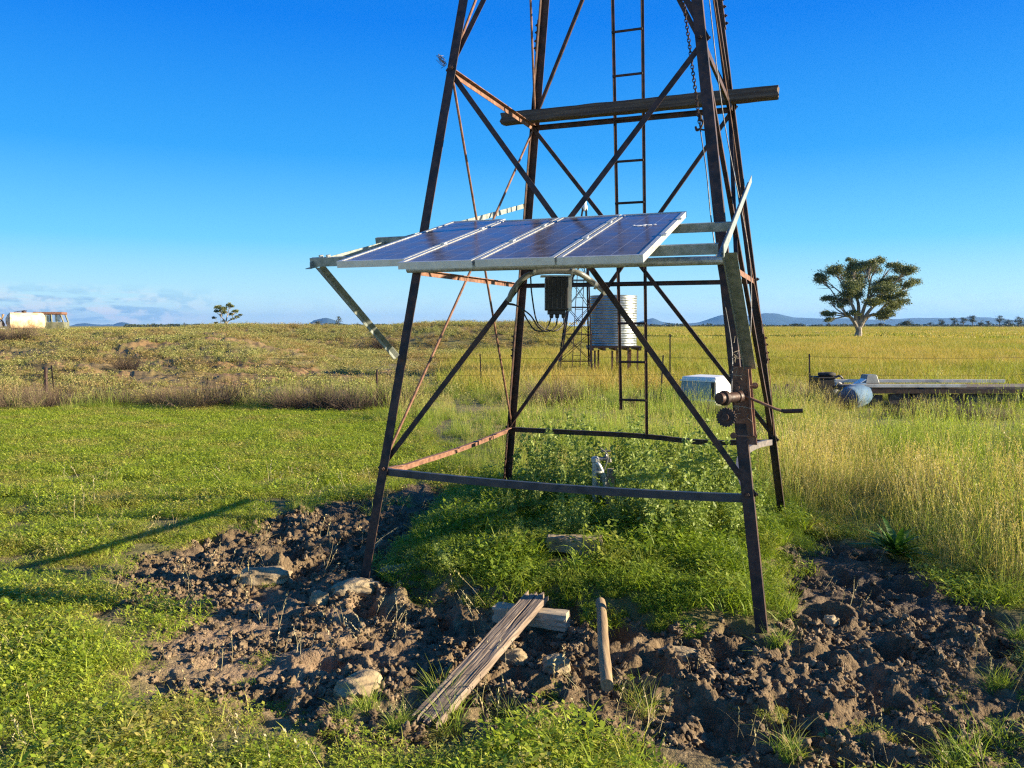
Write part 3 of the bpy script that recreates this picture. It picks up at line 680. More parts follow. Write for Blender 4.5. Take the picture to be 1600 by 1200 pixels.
# ------------------------------------------------------------------ standpipe with tap
tp = V(.70, 6.30, 0); tz = gz(tp[0], tp[1])
st = thing('standpipe', (tp[0], tp[1], tz), 'grey standpipe with clamped fittings and a brass tap among the weeds', 'tap')
k_ = tp[1]/F
def ps(u, v, dy=0): return W(u, v, y=tp[1]+dy)
b = MB(); b.tube([V(ps(931, 800)[0], tp[1], tz-.1), ps(930, 722)], .026, 16); b.lathe(ps(930, 722), [(.026, 0), (.033, .005), (.033, .03), (.02, .045)], 16); b.build('riser_pipe', galv, st, smooth=True)
b = MB(); b.tube(spl([ps(946, 812, -.02), ps(947, 775, -.02), ps(943, 745, -.02), ps(935, 726, -.02), ps(931, 722, 0)], 8), .02, 12)
for v in (738, 768, 785): b.lathe(ps(934, v, -.02), [(.04, 0), (.04, .015)], 14)
b.boxax(ps(944, 772, -.03), V(.018, 0, 0), V(0, .02, 0), V(0, 0, .028)); b.build('bypass_pipe', galv, st, smooth=True)
b = MB(); b.tube([ps(931, 718), ps(940, 717), ps(952, 717)], [.018, .015, .018], 12); b.lathe(ps(947, 717), [(.012, 0), (.015, .02), (.008, .03), (.008, .045)], 10); b.tube([ps(952, 717), ps(953, 722)], [.016, .014], 10); b.build('tap_body', brass, st, smooth=True)
b = MB(); b.tube([ps(939, 705), ps(954, 705)], .007, 8); b.tube([ps(947, 702, -.01), ps(947, 702, .05)], .007, 8); b.build('tap_handle', brass, st)
b = MB(); b.tube(spl([ps(938, 700, -.02), ps(950, 712, -.03), ps(944, 735, -.03), ps(936, 760, -.03), ps(948, 775, -.03)], 6), .005, 8); b.build('hose', pvc, st)
pm = plank_mat('old_post_wood', 0, [(.10, .07, .05), (.24, .17, .11), (.42, .33, .23)])
rb = rough_beam('p', (.755, 6.18, gz(.755, 6.18)-.15), (.765, 6.19, gz(.755, 6.18)+.36), .055, .055, pm, seg=14, amp=.006, up=(0, 1, 0), seed=8)
o = rb.build('wooden_post', pm); tag(o, 'short rotten wooden post beside the standpipe', 'post')

# ------------------------------------------------------------------ rocks
def ico(sub=4):
    import bmesh
    bm = bmesh.new(); bmesh.ops.create_icosphere(bm, subdivisions=sub, radius=1); vs = np.array([v.co[:] for v in bm.verts]); fs = [tuple(v.index for v in f.verts) for f in bm.faces]; bm.free(); return vs, fs
IV, IF_ = ico(5)
def rock_mesh(sx, sy, sz, rot, seed, rough=.12, flat=.0, vs=None, fs=None):
    vs = IV if vs is None else vs; fs = IF_ if fs is None else fs
    p = np.sign(vs)*np.abs(vs)**(.80)
    s = seed*13.7
    n1 = perlin(vs[:, 0]*1.4+s, vs[:, 1]*1.4+vs[:, 2]*1.7)+.5*perlin(vs[:, 2]*2.9+s, vs[:, 0]*2.9-vs[:, 1]*2.1)+.22*perlin(vs[:, 1]*7+s, vs[:, 0]*6+vs[:, 2]*7)+.10*perlin(vs[:, 1]*17+vs[:, 2]*11+s, vs[:, 0]*16-vs[:, 2]*9)
    p = p*(1+rough*1.6*n1)[:, None]
    p[:, 2] = np.where(p[:, 2] > flat, flat+(p[:, 2]-flat)*.5, p[:, 2]) if flat else p[:, 2]
    p = p*V(sx, sy, sz); c, s_ = math.cos(rot), math.sin(rot)
    return np.stack([p[:, 0]*c-p[:, 1]*s_, p[:, 0]*s_+p[:, 1]*c, p[:, 2]], -1), fs
ROCKS = [('smooth buff rock lying in the mud left of the tower', (412, 902), .165, .085, .060, .12, 1),
         ('lumpy cream rock at the foot of the left front leg', (556, 920), .135, .075, .055, .18, 2),
         ('small pointed pale stone next to the left front leg', (498, 937), .050, .045, .050, .5, 3),
         ('flat grey rock at the edge of the green grass', (622, 892), .11, .07, .030, .2, 4),
         ('grey streaked boulder half sunk in the foreground grass', (563, 1078), .085, .11, .062, -.5, 5),
         ('square brown stone below the timber block', (868, 1040), .060, .050, .050, .3, 6),
         ('reddish clod-like stone beside the weathered plank', (800, 1030), .07, .045, .050, -.2, 7),
         ('small pale stone in the churned mud at the right', (1298, 968), .040, .035, .030, .2, 8),
         ('low brown rock in the mud below the grass edge', (1058, 1020), .085, .06, .035, -.1, 9)]
for (lb, (u, v), sx, sy, sz, rt, sd_) in ROCKS:
    p = W(u, v, z=0); z = gz(p[0], p[1]); vs, fs = rock_mesh(sx, sy, sz, rt, sd_)
    b = MB(); b.add(vs, fs); o = b.build('rock', bone, smooth=True); o.location = (p[0], p[1], max(z, -.02)+sz*.36); tag(o, lb, 'rock', 'rocks around the tower')
# square cut sandstone block in the green grass
p = W(898, 868, z=.09); bzk = gz(p[0], p[1])+.075; rb = rough_beam('b', V(p[0]-.17, p[1]+.01, bzk), V(p[0]+.165, p[1]-.02, bzk-.005), .12, .10, bone, seg=22, amp=.009, seed=12)
o = rb.build('stone_block', bone, smooth=True); BLK = (p[0], p[1]); tag(o, 'long squared sandstone block lying in the lush grass by the standpipe', 'stone')

# ------------------------------------------------------------------ plank, timber block, round pole
wood_pl = plank_mat('weathered_plank_wood', math.atan2(1.45, .52), [(.07, .05, .036), (.19, .14, .10), (.33, .26, .19)])
def plank():
    A_ = W(668, 1112, z=.03); B_ = W(838, 925, z=.15); A_[2] = max(gz(A_[0], A_[1])+.02, .0); B_[2] = .125
    d = B_-A_; L = np.linalg.norm(d); d = d/L; sv = nrm(np.cross(d, V(0, 0, 1))); uv = np.cross(sv, d)
    nx, ny = 24, 110; hw = .064; th = .030; rs = np.random.RandomState(3)
    vs = []; fs = []
    ends0 = np.array([perlin(np.array([i*.22]), np.array([3.3]))[0]*.07+rs.uniform(-.006, .006) for i in range(nx+1)])
    ends1 = np.array([perlin(np.array([i*.25]), np.array([8.3]))[0]*.07 for i in range(nx+1)])
    for side in (1, -1):
        for j in range(ny+1):
            t = j/ny
            for i in range(nx+1):
                x = -1+2*i/nx; Lx = ends0[i]+(L+ends1[i]-ends0[i])*t
                edge = 1+.05*perlin(np.array([t*9.]), np.array([2. if x < 0 else 5.]))[0]
                g = perlin(np.array([i*.75+.5*math.sin(t*3)]), np.array([t*1.3]))[0]*.0028+perlin(np.array([i*.9+3]), np.array([t*9]))[0]*.0016
                crack = -.02*math.exp(-((x-.12-.08*math.sin(t*4))/.05)**2)*sst(.62, .8, t) if side > 0 else 0
                crack += (-.012*math.exp(-((x+.35)/.05)**2)*sst(.35, .1, t)) if side > 0 else 0
                z = (th/2)*side+(g if side > 0 else 0)+crack-(.006 if abs(x) > .98 and side > 0 else 0)
                vs.append(A_+d*Lx+sv*(x*hw*edge)+uv*z)
    N = (nx+1)*(ny+1)
    for j in range(ny):
        for i in range(nx):
            a = j*(nx+1)+i; q = (a, a+1, a+nx+2, a+nx+1); fs.append(q); fs.append(tuple(N+k for k in q[::-1]))
    for j in range(ny):
        for i in (0, nx):
            a = j*(nx+1)+i; fs.append((a, a+nx+1, N+a+nx+1, N+a))
    for i in range(nx):
        for j in (0, ny):
            a = j*(nx+1)+i; fs.append((a, a+1, N+a+1, N+a))
    b = MB(); b.add(vs, fs); o = b.build('weathered_plank', wood_pl); tag(o, 'long cracked grey plank leaning from the mud up onto a timber block', 'plank')
plank()
tb = plank_mat('pale_timber', math.atan2(-.12, 1), [(.24, .17, .10), (.40, .31, .20), (.55, .45, .31)])
A_ = W(775, 956, z=.055); B_ = W(886, 970, z=.055)
rb = rough_beam('b', A_, B_, .085, .085, tb, seg=14, amp=.004, seed=9); o = rb.build('timber_block', tb); tag(o, 'sawn pale timber block under the top end of the plank', 'timber')
pm2 = plank_mat('debarked_pole', math.pi/2, [(.12, .08, .045), (.24, .165, .09), (.40, .29, .16)])
A_ = W(938, 955, z=.03); B_ = W(948, 1088, z=.03); b = MB(); rs = np.random.RandomState(1); pts = [A_+(B_-A_)*t+V(.002*math.sin(t*7), 0, .05+.004*math.sin(t*11)) for t in np.linspace(0, 1, 16)]
b.tube(pts, [.0265+.0012*math.sin(i*1.7) for i in range(16)], 14); o = b.build('wooden_pole', pm2, smooth=True); tag(o, 'short round pole lying end-on in the mud between plank and right leg', 'pole')

# ------------------------------------------------------------------ water tank on its stand
tk = W(958, 584, z=0); ty = 24.8; kt = ty/F
def pt_(u, v, y=ty): return W(u, v, y=y)
tc_ = pt_(958, 540); gzt = gz(tc_[0], ty)
tank = thing('water_tank', (tc_[0], ty, gzt), 'round corrugated galvanised rainwater tank on a low stand behind the tower', 'tank')
zb, zt = pt_(958, 540)[2], pt_(958, 463)[2]; r_ = 36*kt
prof = []; N_ = 20*6
for i in range(N_+1): prof.append((r_+.0075*math.sin(i/6*2*math.pi), zb+(zt-zb)*i/N_))
prof += [(r_+.015, zt), (r_+.015, zt+.012), (r_-.02, zt+.02), (.05, zt+.05)]
b = MB(); b.lathe((tc_[0], ty, 0), prof, 64)
tank_m = simple('corrugated_galvanised', [(.22, .25, .26), (.31, .34, .34), (.42, .43, .40)], 2.2, .42, .75, .1, .002)
b.build('shell', tank_m, tank, smooth=True)
b = MB(); b.box(tc_[0]-r_-.06, tc_[0]+r_+.06, ty-r_-.02, ty+r_+.02, zb-.05, zb-.003)
for i in range(5): xx = tc_[0]-r_+i*r_*2/4; b.box(xx-.04, xx+.04, ty-r_-.05, ty+r_+.05, zb-.13, zb-.053)
b.build('platform', rust, tank)
for (dx, dy) in ((-.62, -.6), (-.1, -.6), (.38, -.6), (.66, -.6), (-.62, .6), (.2, .6), (.62, .6), (-.45, 0), (.5, 0)):
    b = MB(); b.box(tc_[0]+dx-.025, tc_[0]+dx+.025, ty+dy-.025, ty+dy+.025, gzt-.2, zb-.132); b.build('stand_leg', rust_bright_lit, tank)
# small lattice tower next to it
sx0 = W(897, 587, y=24.3)[0]; sy0 = 24.3; gs = gz(sx0, sy0)
stw = thing('lattice_tower', (sx0, sy0, gs), 'slim dark lattice tower with its own ladder left of the water tank', 'tower')
hb_, HT = .52, 5.05
SB = {}
def sleg(i, z):
    a = [(-1, -1), (1, -1), (1, 1), (-1, 1)][i]; w = hb_*(1-z/HT)+.07*z/HT; return V(sx0+.28*z/HT+a[0]*w, sy0+a[1]*w, gs+z)
for i in range(4):
    b = MB(); b.angle([sleg(i, -.1), sleg(i, HT)], V([1, -1, -1, 1][i], 0, 0), V(0, [1, 1, -1, -1][i], 0), .045, .006); b.build('leg', rust, stw)
lv_ = [.5, 1.3, 2.1, 2.9, 3.7, 4.4]
for i in range(4):
    b = MB()
    for z in lv_: b.tube([sleg(i, z), sleg((i+1) % 4, z)], .014, 5)
    for z, z2 in zip(lv_[:-1], lv_[1:]): b.tube([sleg(i, z), sleg((i+1) % 4, z2)], .009, 5); b.tube([sleg((i+1) % 4, z), sleg(i, z2)], .009, 5)
    b.build('brace', rust, stw)
b = MB(); b.lathe((sx0+.28, sy0, gs+HT), [(.08, -.1), (.10, 0), (.06, .12), (.05, .28)], 12); b.build('tower_cap', whitep, stw)
b = MB(); b.tube([V(sx0-.12, sy0-hb_-.02, gs), V(sx0+.16, sy0-.1, gs+HT-.3)], .012, 5); b.tube([V(sx0+.12, sy0-hb_-.02, gs), V(sx0+.34, sy0-.1, gs+HT-.3)], .012, 5)
for i in range(14):
    t = i/14; p = V(sx0-.12, sy0-hb_-.02, gs)*(1-t)+V(sx0+.16, sy0-.1, gs+HT-.3)*t; q = V(sx0+.12, sy0-hb_-.02, gs)*(1-t)+V(sx0+.34, sy0-.1, gs+HT-.3)*t; b.tube([p, q], .009, 5)
b.build('ladder', rust, stw)

# ------------------------------------------------------------------ fence
FY = 17.6
fen = thing('wire_fence', (0, FY, 0), 'low wire fence with thin dark posts running across behind the tower', 'fence')
posts = [(-14, 0, 1), (68, 574, 1.15), (82, 571, 1.1), (320, 590, .9), (588, 577, 1.0), (752, 553, 1.3), (1032, 555, 1.3), (1047, 522, 1.6), (1213, 600, .8), (1228, 600, .8), (1267, 553, 1.25), (1640, 580, 1.1)]
xs = []
for i, (u, v, hgt) in enumerate(posts):
    y = FY+(.25 if i in (2, 9) else 0)+(2.0 if u in (1047, 752) else 0); x = (u-800)/F*y; z = gz(x, y)
    ht = W(u, v, y=y)[2]-z if v else 1.1
    b = MB(); ln = .05*math.sin(i*2.3); w = .028 if u not in (68, 1213, 1228) else .045
    b.angle([V(x, y, z-.2), V(x+ln, y, z+ht)], (1, 0, 0), (0, 1, 0), w, .006) if u not in (68, 1213, 1228, 588) else b.tube([V(x, y, z-.2), V(x+ln*.5, y, z+ht*.5), V(x+ln, y, z+ht)], [w, w*.95, w*.85], 8)
    b.build('post', rust, fen)
    if u not in (1047, 752, 82): xs.append((x+ln*.6, y, z))
for hh in (.50, .88):
    b = MB(); pts = []
    for (a, c_) in zip(xs[:-1], xs[1:]):
        for t in np.linspace(0, 1, 6)[:-1]: pts.append(V(a[0]+(c_[0]-a[0])*t, a[1]+(c_[1]-a[1])*t, a[2]+(c_[2]-a[2])*t+hh-.16*t*(1-t)))
    pts.append(V(xs[-1][0], xs[-1][1], xs[-1][2]+hh)); b.tube(pts, .0028, 4); b.build('wire', rust, fen)

# ------------------------------------------------------------------ white cabinet, bin with tyre, barrel, trailer
def tapered(b, c, w0, d0, w1, d1, h, rot=0, mi=0):
    cs, sn = math.cos(rot), math.sin(rot); ax = V(cs, sn, 0); ay = V(-sn, cs, 0); vs = []
    for (w, d, z) in ((w0, d0, 0), (w1, d1, h)):
        for (i, j) in ((-1, -1), (1, -1), (1, 1), (-1, 1)): vs.append(V(*c)+ax*i*w/2+ay*j*d/2+V(0, 0, z))
    b.add(vs, [(3, 2, 1, 0), (4, 5, 6, 7), (0, 1, 5, 4), (1, 2, 6, 5), (2, 3, 7, 6), (3, 0, 4, 7)], mi)
wy = 16.0; wx = (1106-800)/F*wy; wzz = gz(wx, wy); rt = R(-38)
wb = thing('metal_canopy', (wx, wy, wzz), 'white box canopy with a dark recessed end lying in the long grass', 'canopy')
b = MB(); tapered(b, (wx, wy, wzz), .80, .9, .72, .80, .56, rt); b.build('shell', whitep, wb, bevel=.03)
cs, sn = math.cos(rt), math.sin(rt); ax = V(cs, sn, 0); ay = V(-sn, cs, 0)
b = MB(); b.boxax(V(wx, wy, wzz+.30)-ay*.435-ax*.03, ax*.31, ay*.012, V(0, 0, .16)); b.build('rear_door', simple('blue_grey_panel', [(.22, .30, .31), (.32, .40, .40)], 6, .5), wb, bevel=.008)
b = MB(); b.boxax(V(wx, wy, wzz+.30)-ay*.43+ax*.32, ax*.035, ay*.02, V(0, 0, .17)); b.build('side_vent', black, wb)
b = MB(); b.boxax(V(wx, wy, wzz+.485)-ay*.43, ax*.37, ay*.02, V(0, 0, .014)); b.build('trim', whitep, wb)
b = MB(); b.boxax(V(wx, wy, wzz+.10)-ay*.445, ax*.38, ay*.02, V(0, 0, .014)); b.build('trim', whitep, wb)
by = 17.0; bx = (1289-800)/F*by; bz = gz(bx, by)
bn = thing('plastic_bin', (bx, by, bz), 'black square bin standing in the grass beside the tall fence post', 'bin')
topz = W(1290, 588, y=by)[2]
b = MB(); tapered(b, (bx-.03, by, bz), .28, .34, .38, .42, topz-bz, .1); b.build('body', black, bn, bevel=.02)
b = MB(); tapered(b, (bx-.03, by, topz-.03), .42, .46, .42, .46, .03, .1); b.build('rim', black, bn, bevel=.006)
b = MB(); b.lathe((bx+.05, by, topz+.002), [(.10, .0), (.17, .01), (.185, .04), (.17, .075), (.10, .085), (.09, .04)], 22); o = b.build('small_tyre', rub, smooth=True); tag(o, 'small black tyre lying flat on top of the bin', 'tyre')
b = MB(); rs = np.random.RandomState(9)
ux = (1303-800)/F*by; uz0 = gz(ux, by)
ej = thing('old_engine', (ux, by+.1, uz0), 'pale scrap engine part leaning against the black bin', 'scrap')
b = MB(); b.lathe((ux, by-.05, uz0+.28), [(.10, -.14), (.13, -.08), (.12, .0), (.09, .08), (.10, .14)], 12, (.4, -.3, .8)); b.build('housing', whitep, ej, smooth=True)
b = MB(); b.tube(spl([(ux-.1, by-.12, uz0+.45), (ux+.08, by-.16, uz0+.5), (ux+.17, by-.1, uz0+.36), (ux+.14, by-.1, uz0+.12)], 6), .022, 8); b.build('pipe', darksteel, ej)
# barrel
ry = 15.4; rx = (1336-800)/F*ry; rz = gz(rx, ry)
br = thing('plastic_barrel', (rx, ry, rz), 'faded blue barrel lying tilted at the left end of the old trailer', 'barrel')
b = MB(); axb = nrm(V(.75, .62, .12)); c_ = V(rx-.30, ry-.42, rz+.19)
b.lathe(c_, [(.14, 0), (.205, .03), (.22, .1), (.212, .13), (.223, .17), (.223, .42), (.212, .46), (.223, .5), (.205, .60), (.14, .66), (.06, .665)], 28, axb); b.build('drum', bluep, br, smooth=True)
b = MB(); b.lathe(c_+axb*.655, [(.05, 0), (.05, .03)], 12, axb); b.build('bung', black, br)
# trailer
y0 = 15.2; xa = (1330-800)/F*y0; xb = (1668-800)/F*y0; zt_ = W(1450, 603, y=y0)[2]; g_ = gz(xa+1, y0)
tr = thing('flatbed_trailer', (xa, y0, g_), 'long derelict flatbed trailer frame with pale side rails sunk in grass', 'trailer')
tr_w = simple('old_white_rail', [(.40, .36, .30), (.62, .58, .50), (.70, .67, .58)], 5, .7, 0, .3, .003)
b = MB(); b.boxax(V((xa+xb)/2-.25, y0+.95, zt_+.03), V((xb-xa)/2-.35, -.02, .0), V(0, .035, 0), V(0, 0, .03)); b.build('side_rail', tr_w, tr)
b = MB(); b.boxax(V((xa+xb)/2-.95, y0, zt_+.005), V((xb-xa)/2-.95, 0, 0), V(0, .04, 0), V(0, 0, .028)); b.build('side_rail', tr_w, tr)
b = MB(); b.box(xa+.1, xb, y0+.06, y0+.88, zt_-.06, zt_-.022); b.build('deck', simple('grey_deck_boards', [(.10, .07, .055), (.22, .17, .13)], 6, .9), tr)
b = MB()
for yy_ in (y0-.02, y0+.96): b.box(xa+.05, xb, yy_-.03, yy_+.03, zt_-.14, zt_-.063)
for i in range(8): xx = xa+.1+(xb-xa-.2)*i/7; b.box(xx-.025, xx+.025, y0+.03, y0+.9, zt_-.13, zt_-.065)
b.build('chassis', rust, tr)
dk = simple('dark_shade_boards', [(.025, .018, .014), (.07, .05, .038), (.15, .115, .085)], 7, .9, 0, .6, .006)  # dark skirt added to stand for the shade below the deck
rs = np.random.RandomState(31); xx = xa+.12
while xx < xb-.3:
    ww = rs.uniform(.35, .9); b = MB(); zz = zt_-.145-rs.uniform(0, .02); hh = rs.uniform(.14, .24)
    b.boxax(V(xx+ww/2, y0+rs.uniform(.0, .05), zz-hh/2), V(ww/2, rs.uniform(-.02, .02), rs.uniform(-.02, .02)), V(0, .02, 0), V(0, .01, hh/2)); b.build('shade_board', dk, tr); xx += ww+rs.uniform(-.0, .12)
for xx in (xa+.9, xa+2.1, xa+3.4):
    b = MB(); b.box(xx-.03, xx+.03, y0-.01, y0+.03, g_-.05, zt_-.142); b.tube([V(xx, y0, g_), V(xx+.35, y0+.1, zt_-.12)], .015, 5); b.build('stand', rust, tr)
for xx in (xa+1.35,):
    b = MB(); b.lathe((xx, y0+.1, g_+.17), [(.09, -.06), (.20, -.07), (.22, -.03), (.22, .03), (.20, .07), (.09, .06)], 22, (0, 1, 0)); b.build('wheel', rub, tr, smooth=True)
b = MB(); tapered(b, ((1359-800)/F*16.2, 16.2, zt_-.02), .30, .28, .20, .22, W(1359, 585, y=16.2)[2]-zt_+.02, .1); o = b.build('junction_box', simple('dull_grey_box', [(.12, .14, .14), (.22, .24, .23)], 6, .5), bevel=.01); tag(o, 'small grey tapered box standing on the left end of the trailer', 'box')
b = MB(); b.boxax(W(1390-48, 597, y=15.6), V(.09, .0, .06), V(0, .12, 0), V(-.004, 0, .006)); o = b.build('sheet_offcut', whitep); tag(o, 'crumpled white sheet offcut over the blue barrel', 'sheet')

# ------------------------------------------------------------------ tanker and old truck cab on the left horizon
Dt = 60.; kd = Dt/F
def pq(u, v, dy=0): return W(u, v, y=Dt)+V(0, dy, 0)
gt = gz(pq(36, 500)[0], Dt)
tk2 = thing('tank_trailer', (pq(36, 500)[0], Dt, gt), 'cream cylindrical tank trailer standing behind the left bank', 'trailer')
b = MB(); r2 = 13*kd; xc0, xc1 = pq(19, 505)[0], pq(63, 505)[0]; zc = pq(0, 501.5)[2]
b.lathe((xc0, Dt, zc), [(r2*.3, -.28), (r2*.75, -.15), (r2, 0), (r2*1.02, .03), (r2, .06), (r2, xc1-xc0-.1), (r2*.9, xc1-xc0+.05), (r2*.5, xc1-xc0+.16)], 28, (1, 0, 0)); b.build('tank', cream, tk2, smooth=True)
b = MB(); b.tube([V(xc0+.25, Dt, zc+r2+.02), V(xc0+.95, Dt-.1, zc+r2+.16)], .03, 6); b.lathe((xc0+.9, Dt, zc+r2-.02), [(.16, 0), (.16, .12), (.12, .14)], 12); b.tube([V(xc0+.9, Dt-.1, zc+r2+.15), V(xc0+1.1, Dt-.1, zc+r2+.17)], .02, 6); b.build('hatch', rust, tk2)
b = MB(); b.box(xc0-.6, xc1+.5, Dt-.4, Dt+.4, zc-r2-.16, zc-r2-.02); b.build('chassis', rust, tk2)
for xx in (xc0+.5, xc1-.3):
    b = MB(); b.lathe((xx, Dt-.5, gt+.38), [(.15, -.11), (.36, -.12), (.4, -.06), (.4, .06), (.36, .12), (.15, .11)], 20, (0, 1, 0)); b.build('wheel', rub, tk2, smooth=True)
b = MB(); pz = V(pq(6, 505)[0], Dt-.1, pq(0, 507)[2]); b.lathe(pz, [(.24, -.15), (.27, -.1), (.27, .1), (.22, .2)], 16, (.5, -1, 0)); b.build('pump', darksteel, tk2, smooth=True)
b = MB(); b.box(pz[0]-.28, pz[0]+.3, Dt-.35, Dt+.3, pz[2]-.45, pz[2]-.25); b.build('pump_bed', whitep, tk2)
b = MB(); b.tube([pz+V(-.25, 0, .75), pz+V(.1, 0, .35), pz+V(.2, 0, .75)], .09, 8); b.tube([pz+V(-.1, 0, .65), pz+V(.18, 0, .15)], .06, 8); b.build('motor', simple('ochre_motor', [(.25, .14, .07), (.5, .34, .16)], 5, .7), tk2)
cx0, cx1 = pq(60, 505)[0], pq(103, 505)[0]; ctz = pq(0, 489.5)[2]; cw = .95
tc2 = thing('truck_cab', ((cx0+cx1)/2, Dt, gt), 'old pale green truck cab with rusty roof parked behind the left bank', 'truck')
cabm = simple('faded_green_cab', [(.09, .10, .055), (.16, .17, .10), (.24, .23, .16)], 3, .6)
belt = pq(0, 503)[2]
b = MB(); b.box(cx0+.05, cx1, Dt-cw, Dt+cw, gt+.6, belt); b.build('body', cabm, tc2, bevel=.04)
for (x_, xt) in ((cx0+.09, cx0+.09), (cx0+.78, cx0+.78), (cx0+1.18, cx0+1.15), (cx1-.06, cx1-.26)):
    b = MB()
    for s_ in (-1, 1): b.tube([V(x_, Dt+s_*(cw-.05), belt-.02), V(xt, Dt+s_*(cw-.09), ctz)], .065 if x_ > cx0+.5 else .09, 6)
    b.build('pillar', cabm, tc2)
b = MB(); b.boxax(V((cx0+cx1)/2-.1, Dt, ctz+.04), V((cx1-cx0)/2-.02, 0, 0), V(0, cw, 0), V(0, 0, .10)); b.build('roof', rust_bright_lit, tc2, bevel=.04)
b = MB(); b.boxax(V(cx0+.45, Dt, belt+.05), V(.22, 0, 0), V(0, .6, 0), V(0, 0, .42)); b.build('seat', black, tc2)
b = MB(); b.boxax(V(cx0+.98, Dt-cw+.06, (belt+ctz)/2), V(.17, 0, 0), V(0, .006, 0), V(0, 0, (ctz-belt)/2-.03)); b.boxax(V(cx1-.45, Dt-cw+.06, (belt+ctz)/2), V(.2, 0, 0), V(0, .006, 0), V(0, 0, (ctz-belt)/2-.03)); b.build('window', glassy, tc2)
b = MB(); b.boxax(V(cx0+.10, Dt, (belt+ctz)/2), V(.03, 0, 0), V(0, cw*.8, 0), V(0, 0, (ctz-belt)*.30)); b.build('rear_panel', cabm, tc2)
b = MB(); b.lathe((cx1-.55, Dt-.4, belt+.12), [(.16, 0), (.19, .01), (.19, .03), (.16, .04)], 14, (.5, 0, .8)); b.build('steering_wheel', black, tc2)
for xx in (cx1-.2,):
    b = MB(); b.lathe((xx, Dt-cw+.05, gt+.4), [(.15, -.11), (.36, -.12), (.42, -.06), (.42, .06), (.36, .12), (.15, .11)], 20, (0, 1, 0)); b.build('wheel', rub, tc2, smooth=True)

# ------------------------------------------------------------------ foliage helpers
def mesh_np(name, co, fc, tint, mt, linked=True):
    me = bpy.data.meshes.new(name); me.vertices.add(len(co)); me.vertices.foreach_set('co', np.asarray(co, np.float32).ravel())
    fc = np.asarray(fc, np.int32); k = fc.shape[1]
    me.loops.add(fc.size); me.loops.foreach_set('vertex_index', fc.ravel()); me.polygons.add(len(fc))
    me.polygons.foreach_set('loop_start', np.arange(0, fc.size, k, dtype=np.int32)); me.polygons.foreach_set('loop_total', np.full(len(fc), k, np.int32)); me.update(calc_edges=True)
    if tint is not None:
        a = me.attributes.new('tint', 'FLOAT', 'POINT'); a.data.foreach_set('value', np.asarray(tint, np.float32))
    me.materials.append(mt)
    o = bpy.data.objects.new(name, me)
    if linked: C.objects.link(o)
    return o
def blades(rs, n, rad, h0, h1, w, bend, tilt=.35, seg=3, base=0., tip=.15, clump=None):
    """n curved tapering blades -> verts, quads, tint"""
    a = rs.rand(n)*2*np.pi; r = rad*np.sqrt(rs.rand(n)); bx = r*np.cos(a); by = r*np.sin(a)
    if clump:
        cc = rs.uniform(-rad, rad, (clump, 2)); ci = rs.randint(0, clump, n); bx = cc[ci, 0]+rs.normal(0, rad*.10, n); by = cc[ci, 1]+rs.normal(0, rad*.10, n)
    h = rs.uniform(h0, h1, n)*(.75+.25*rs.rand(n)); th = rs.rand(n)*2*np.pi; lean = np.abs(rs.normal(0, tilt, n)); bd = rs.uniform(.2, 1, n)*bend
    dx, dy = np.cos(th), np.sin(th); ph = th+rs.uniform(-1.6, 1.6, n)+np.pi/2; wx, wy = np.cos(ph), np.sin(ph)
    ww = w*rs.uniform(.6, 1.3, n); V_ = []; 
    for k in range(seg+1):
        t = k/seg; ang = lean+bd*t
        hx = h*t*np.sin(ang); hz = h*t*np.cos(ang*.9); wd = ww*(1-(1-tip)*t**1.5)
        c = np.stack([bx+dx*hx, by+dy*hx, hz+base], -1); o = np.stack([wx*wd/2, wy*wd/2, 0*wd], -1); V_ += [c-o, c+o]
    A = np.stack(V_, 1); m_ = A.shape[1]; co = A.reshape(-1, 3); i0 = np.arange(n)[:, None]*m_
    fc = np.concatenate([np.stack([i0[:, 0]+2*k, i0[:, 0]+2*k+1, i0[:, 0]+2*k+3, i0[:, 0]+2*k+2], -1) for k in range(seg)])
    tn = np.repeat(rs.rand(n), m_); return co, fc, tn
def leaves(rs, P, size, flat=.5, asp=.5, up=None):
    """diamond leaves at points P"""
    n = len(P); d = rs.normal(size=(n, 3)); d[:, 2] *= flat; d /= np.linalg.norm(d, axis=1)[:, None]
    q = rs.normal(size=(n, 3)); s_ = np.cross(d, q); s_ /= np.linalg.norm(s_, axis=1)[:, None]+1e-9
    sz = (size*rs.uniform(.6, 1.4, n))[:, None]; a = P-d*sz/2; b = P+s_*sz*asp/2; c = P+d*sz/2; e = P-s_*sz*asp/2
    co = np.stack([a, b, c, e], 1).reshape(-1, 3); fc = np.arange(n*4).reshape(n, 4); return co, fc, np.repeat(rs.rand(n), 4)
def clover(rs, n, rad, h0, h1, size):
    a = rs.rand(n)*2*np.pi; r = rad*np.sqrt(rs.rand(n)); c = np.stack([r*np.cos(a), r*np.sin(a), rs.uniform(h0, h1, n)], -1)
    P = []; 
    co_, fc_, tn_ = [], [], []; tt = rs.rand(n); rot = rs.rand(n)*6.28; tl = rs.normal(0, .35, (n, 2))
    for k in range(3):
        q = rot+k*2.094; d = np.stack([np.cos(q), np.sin(q), .25+tl[:, 0]*np.cos(q)+tl[:, 1]*np.sin(q)], -1); s_ = np.stack([-np.sin(q), np.cos(q), 0*q], -1); sz = (size*rs.uniform(.7, 1.3, n))[:, None]
        v = np.stack([c, c+d*sz*.6+s_*sz*.42, c+d*sz*1.0, c+d*sz*.6-s_*sz*.42], 1).reshape(-1, 3); co_.append(v); tn_.append(np.repeat(tt, 4))
    co = np.concatenate(co_); return co, np.arange(len(co)).reshape(-1, 4), np.concatenate(tn_)
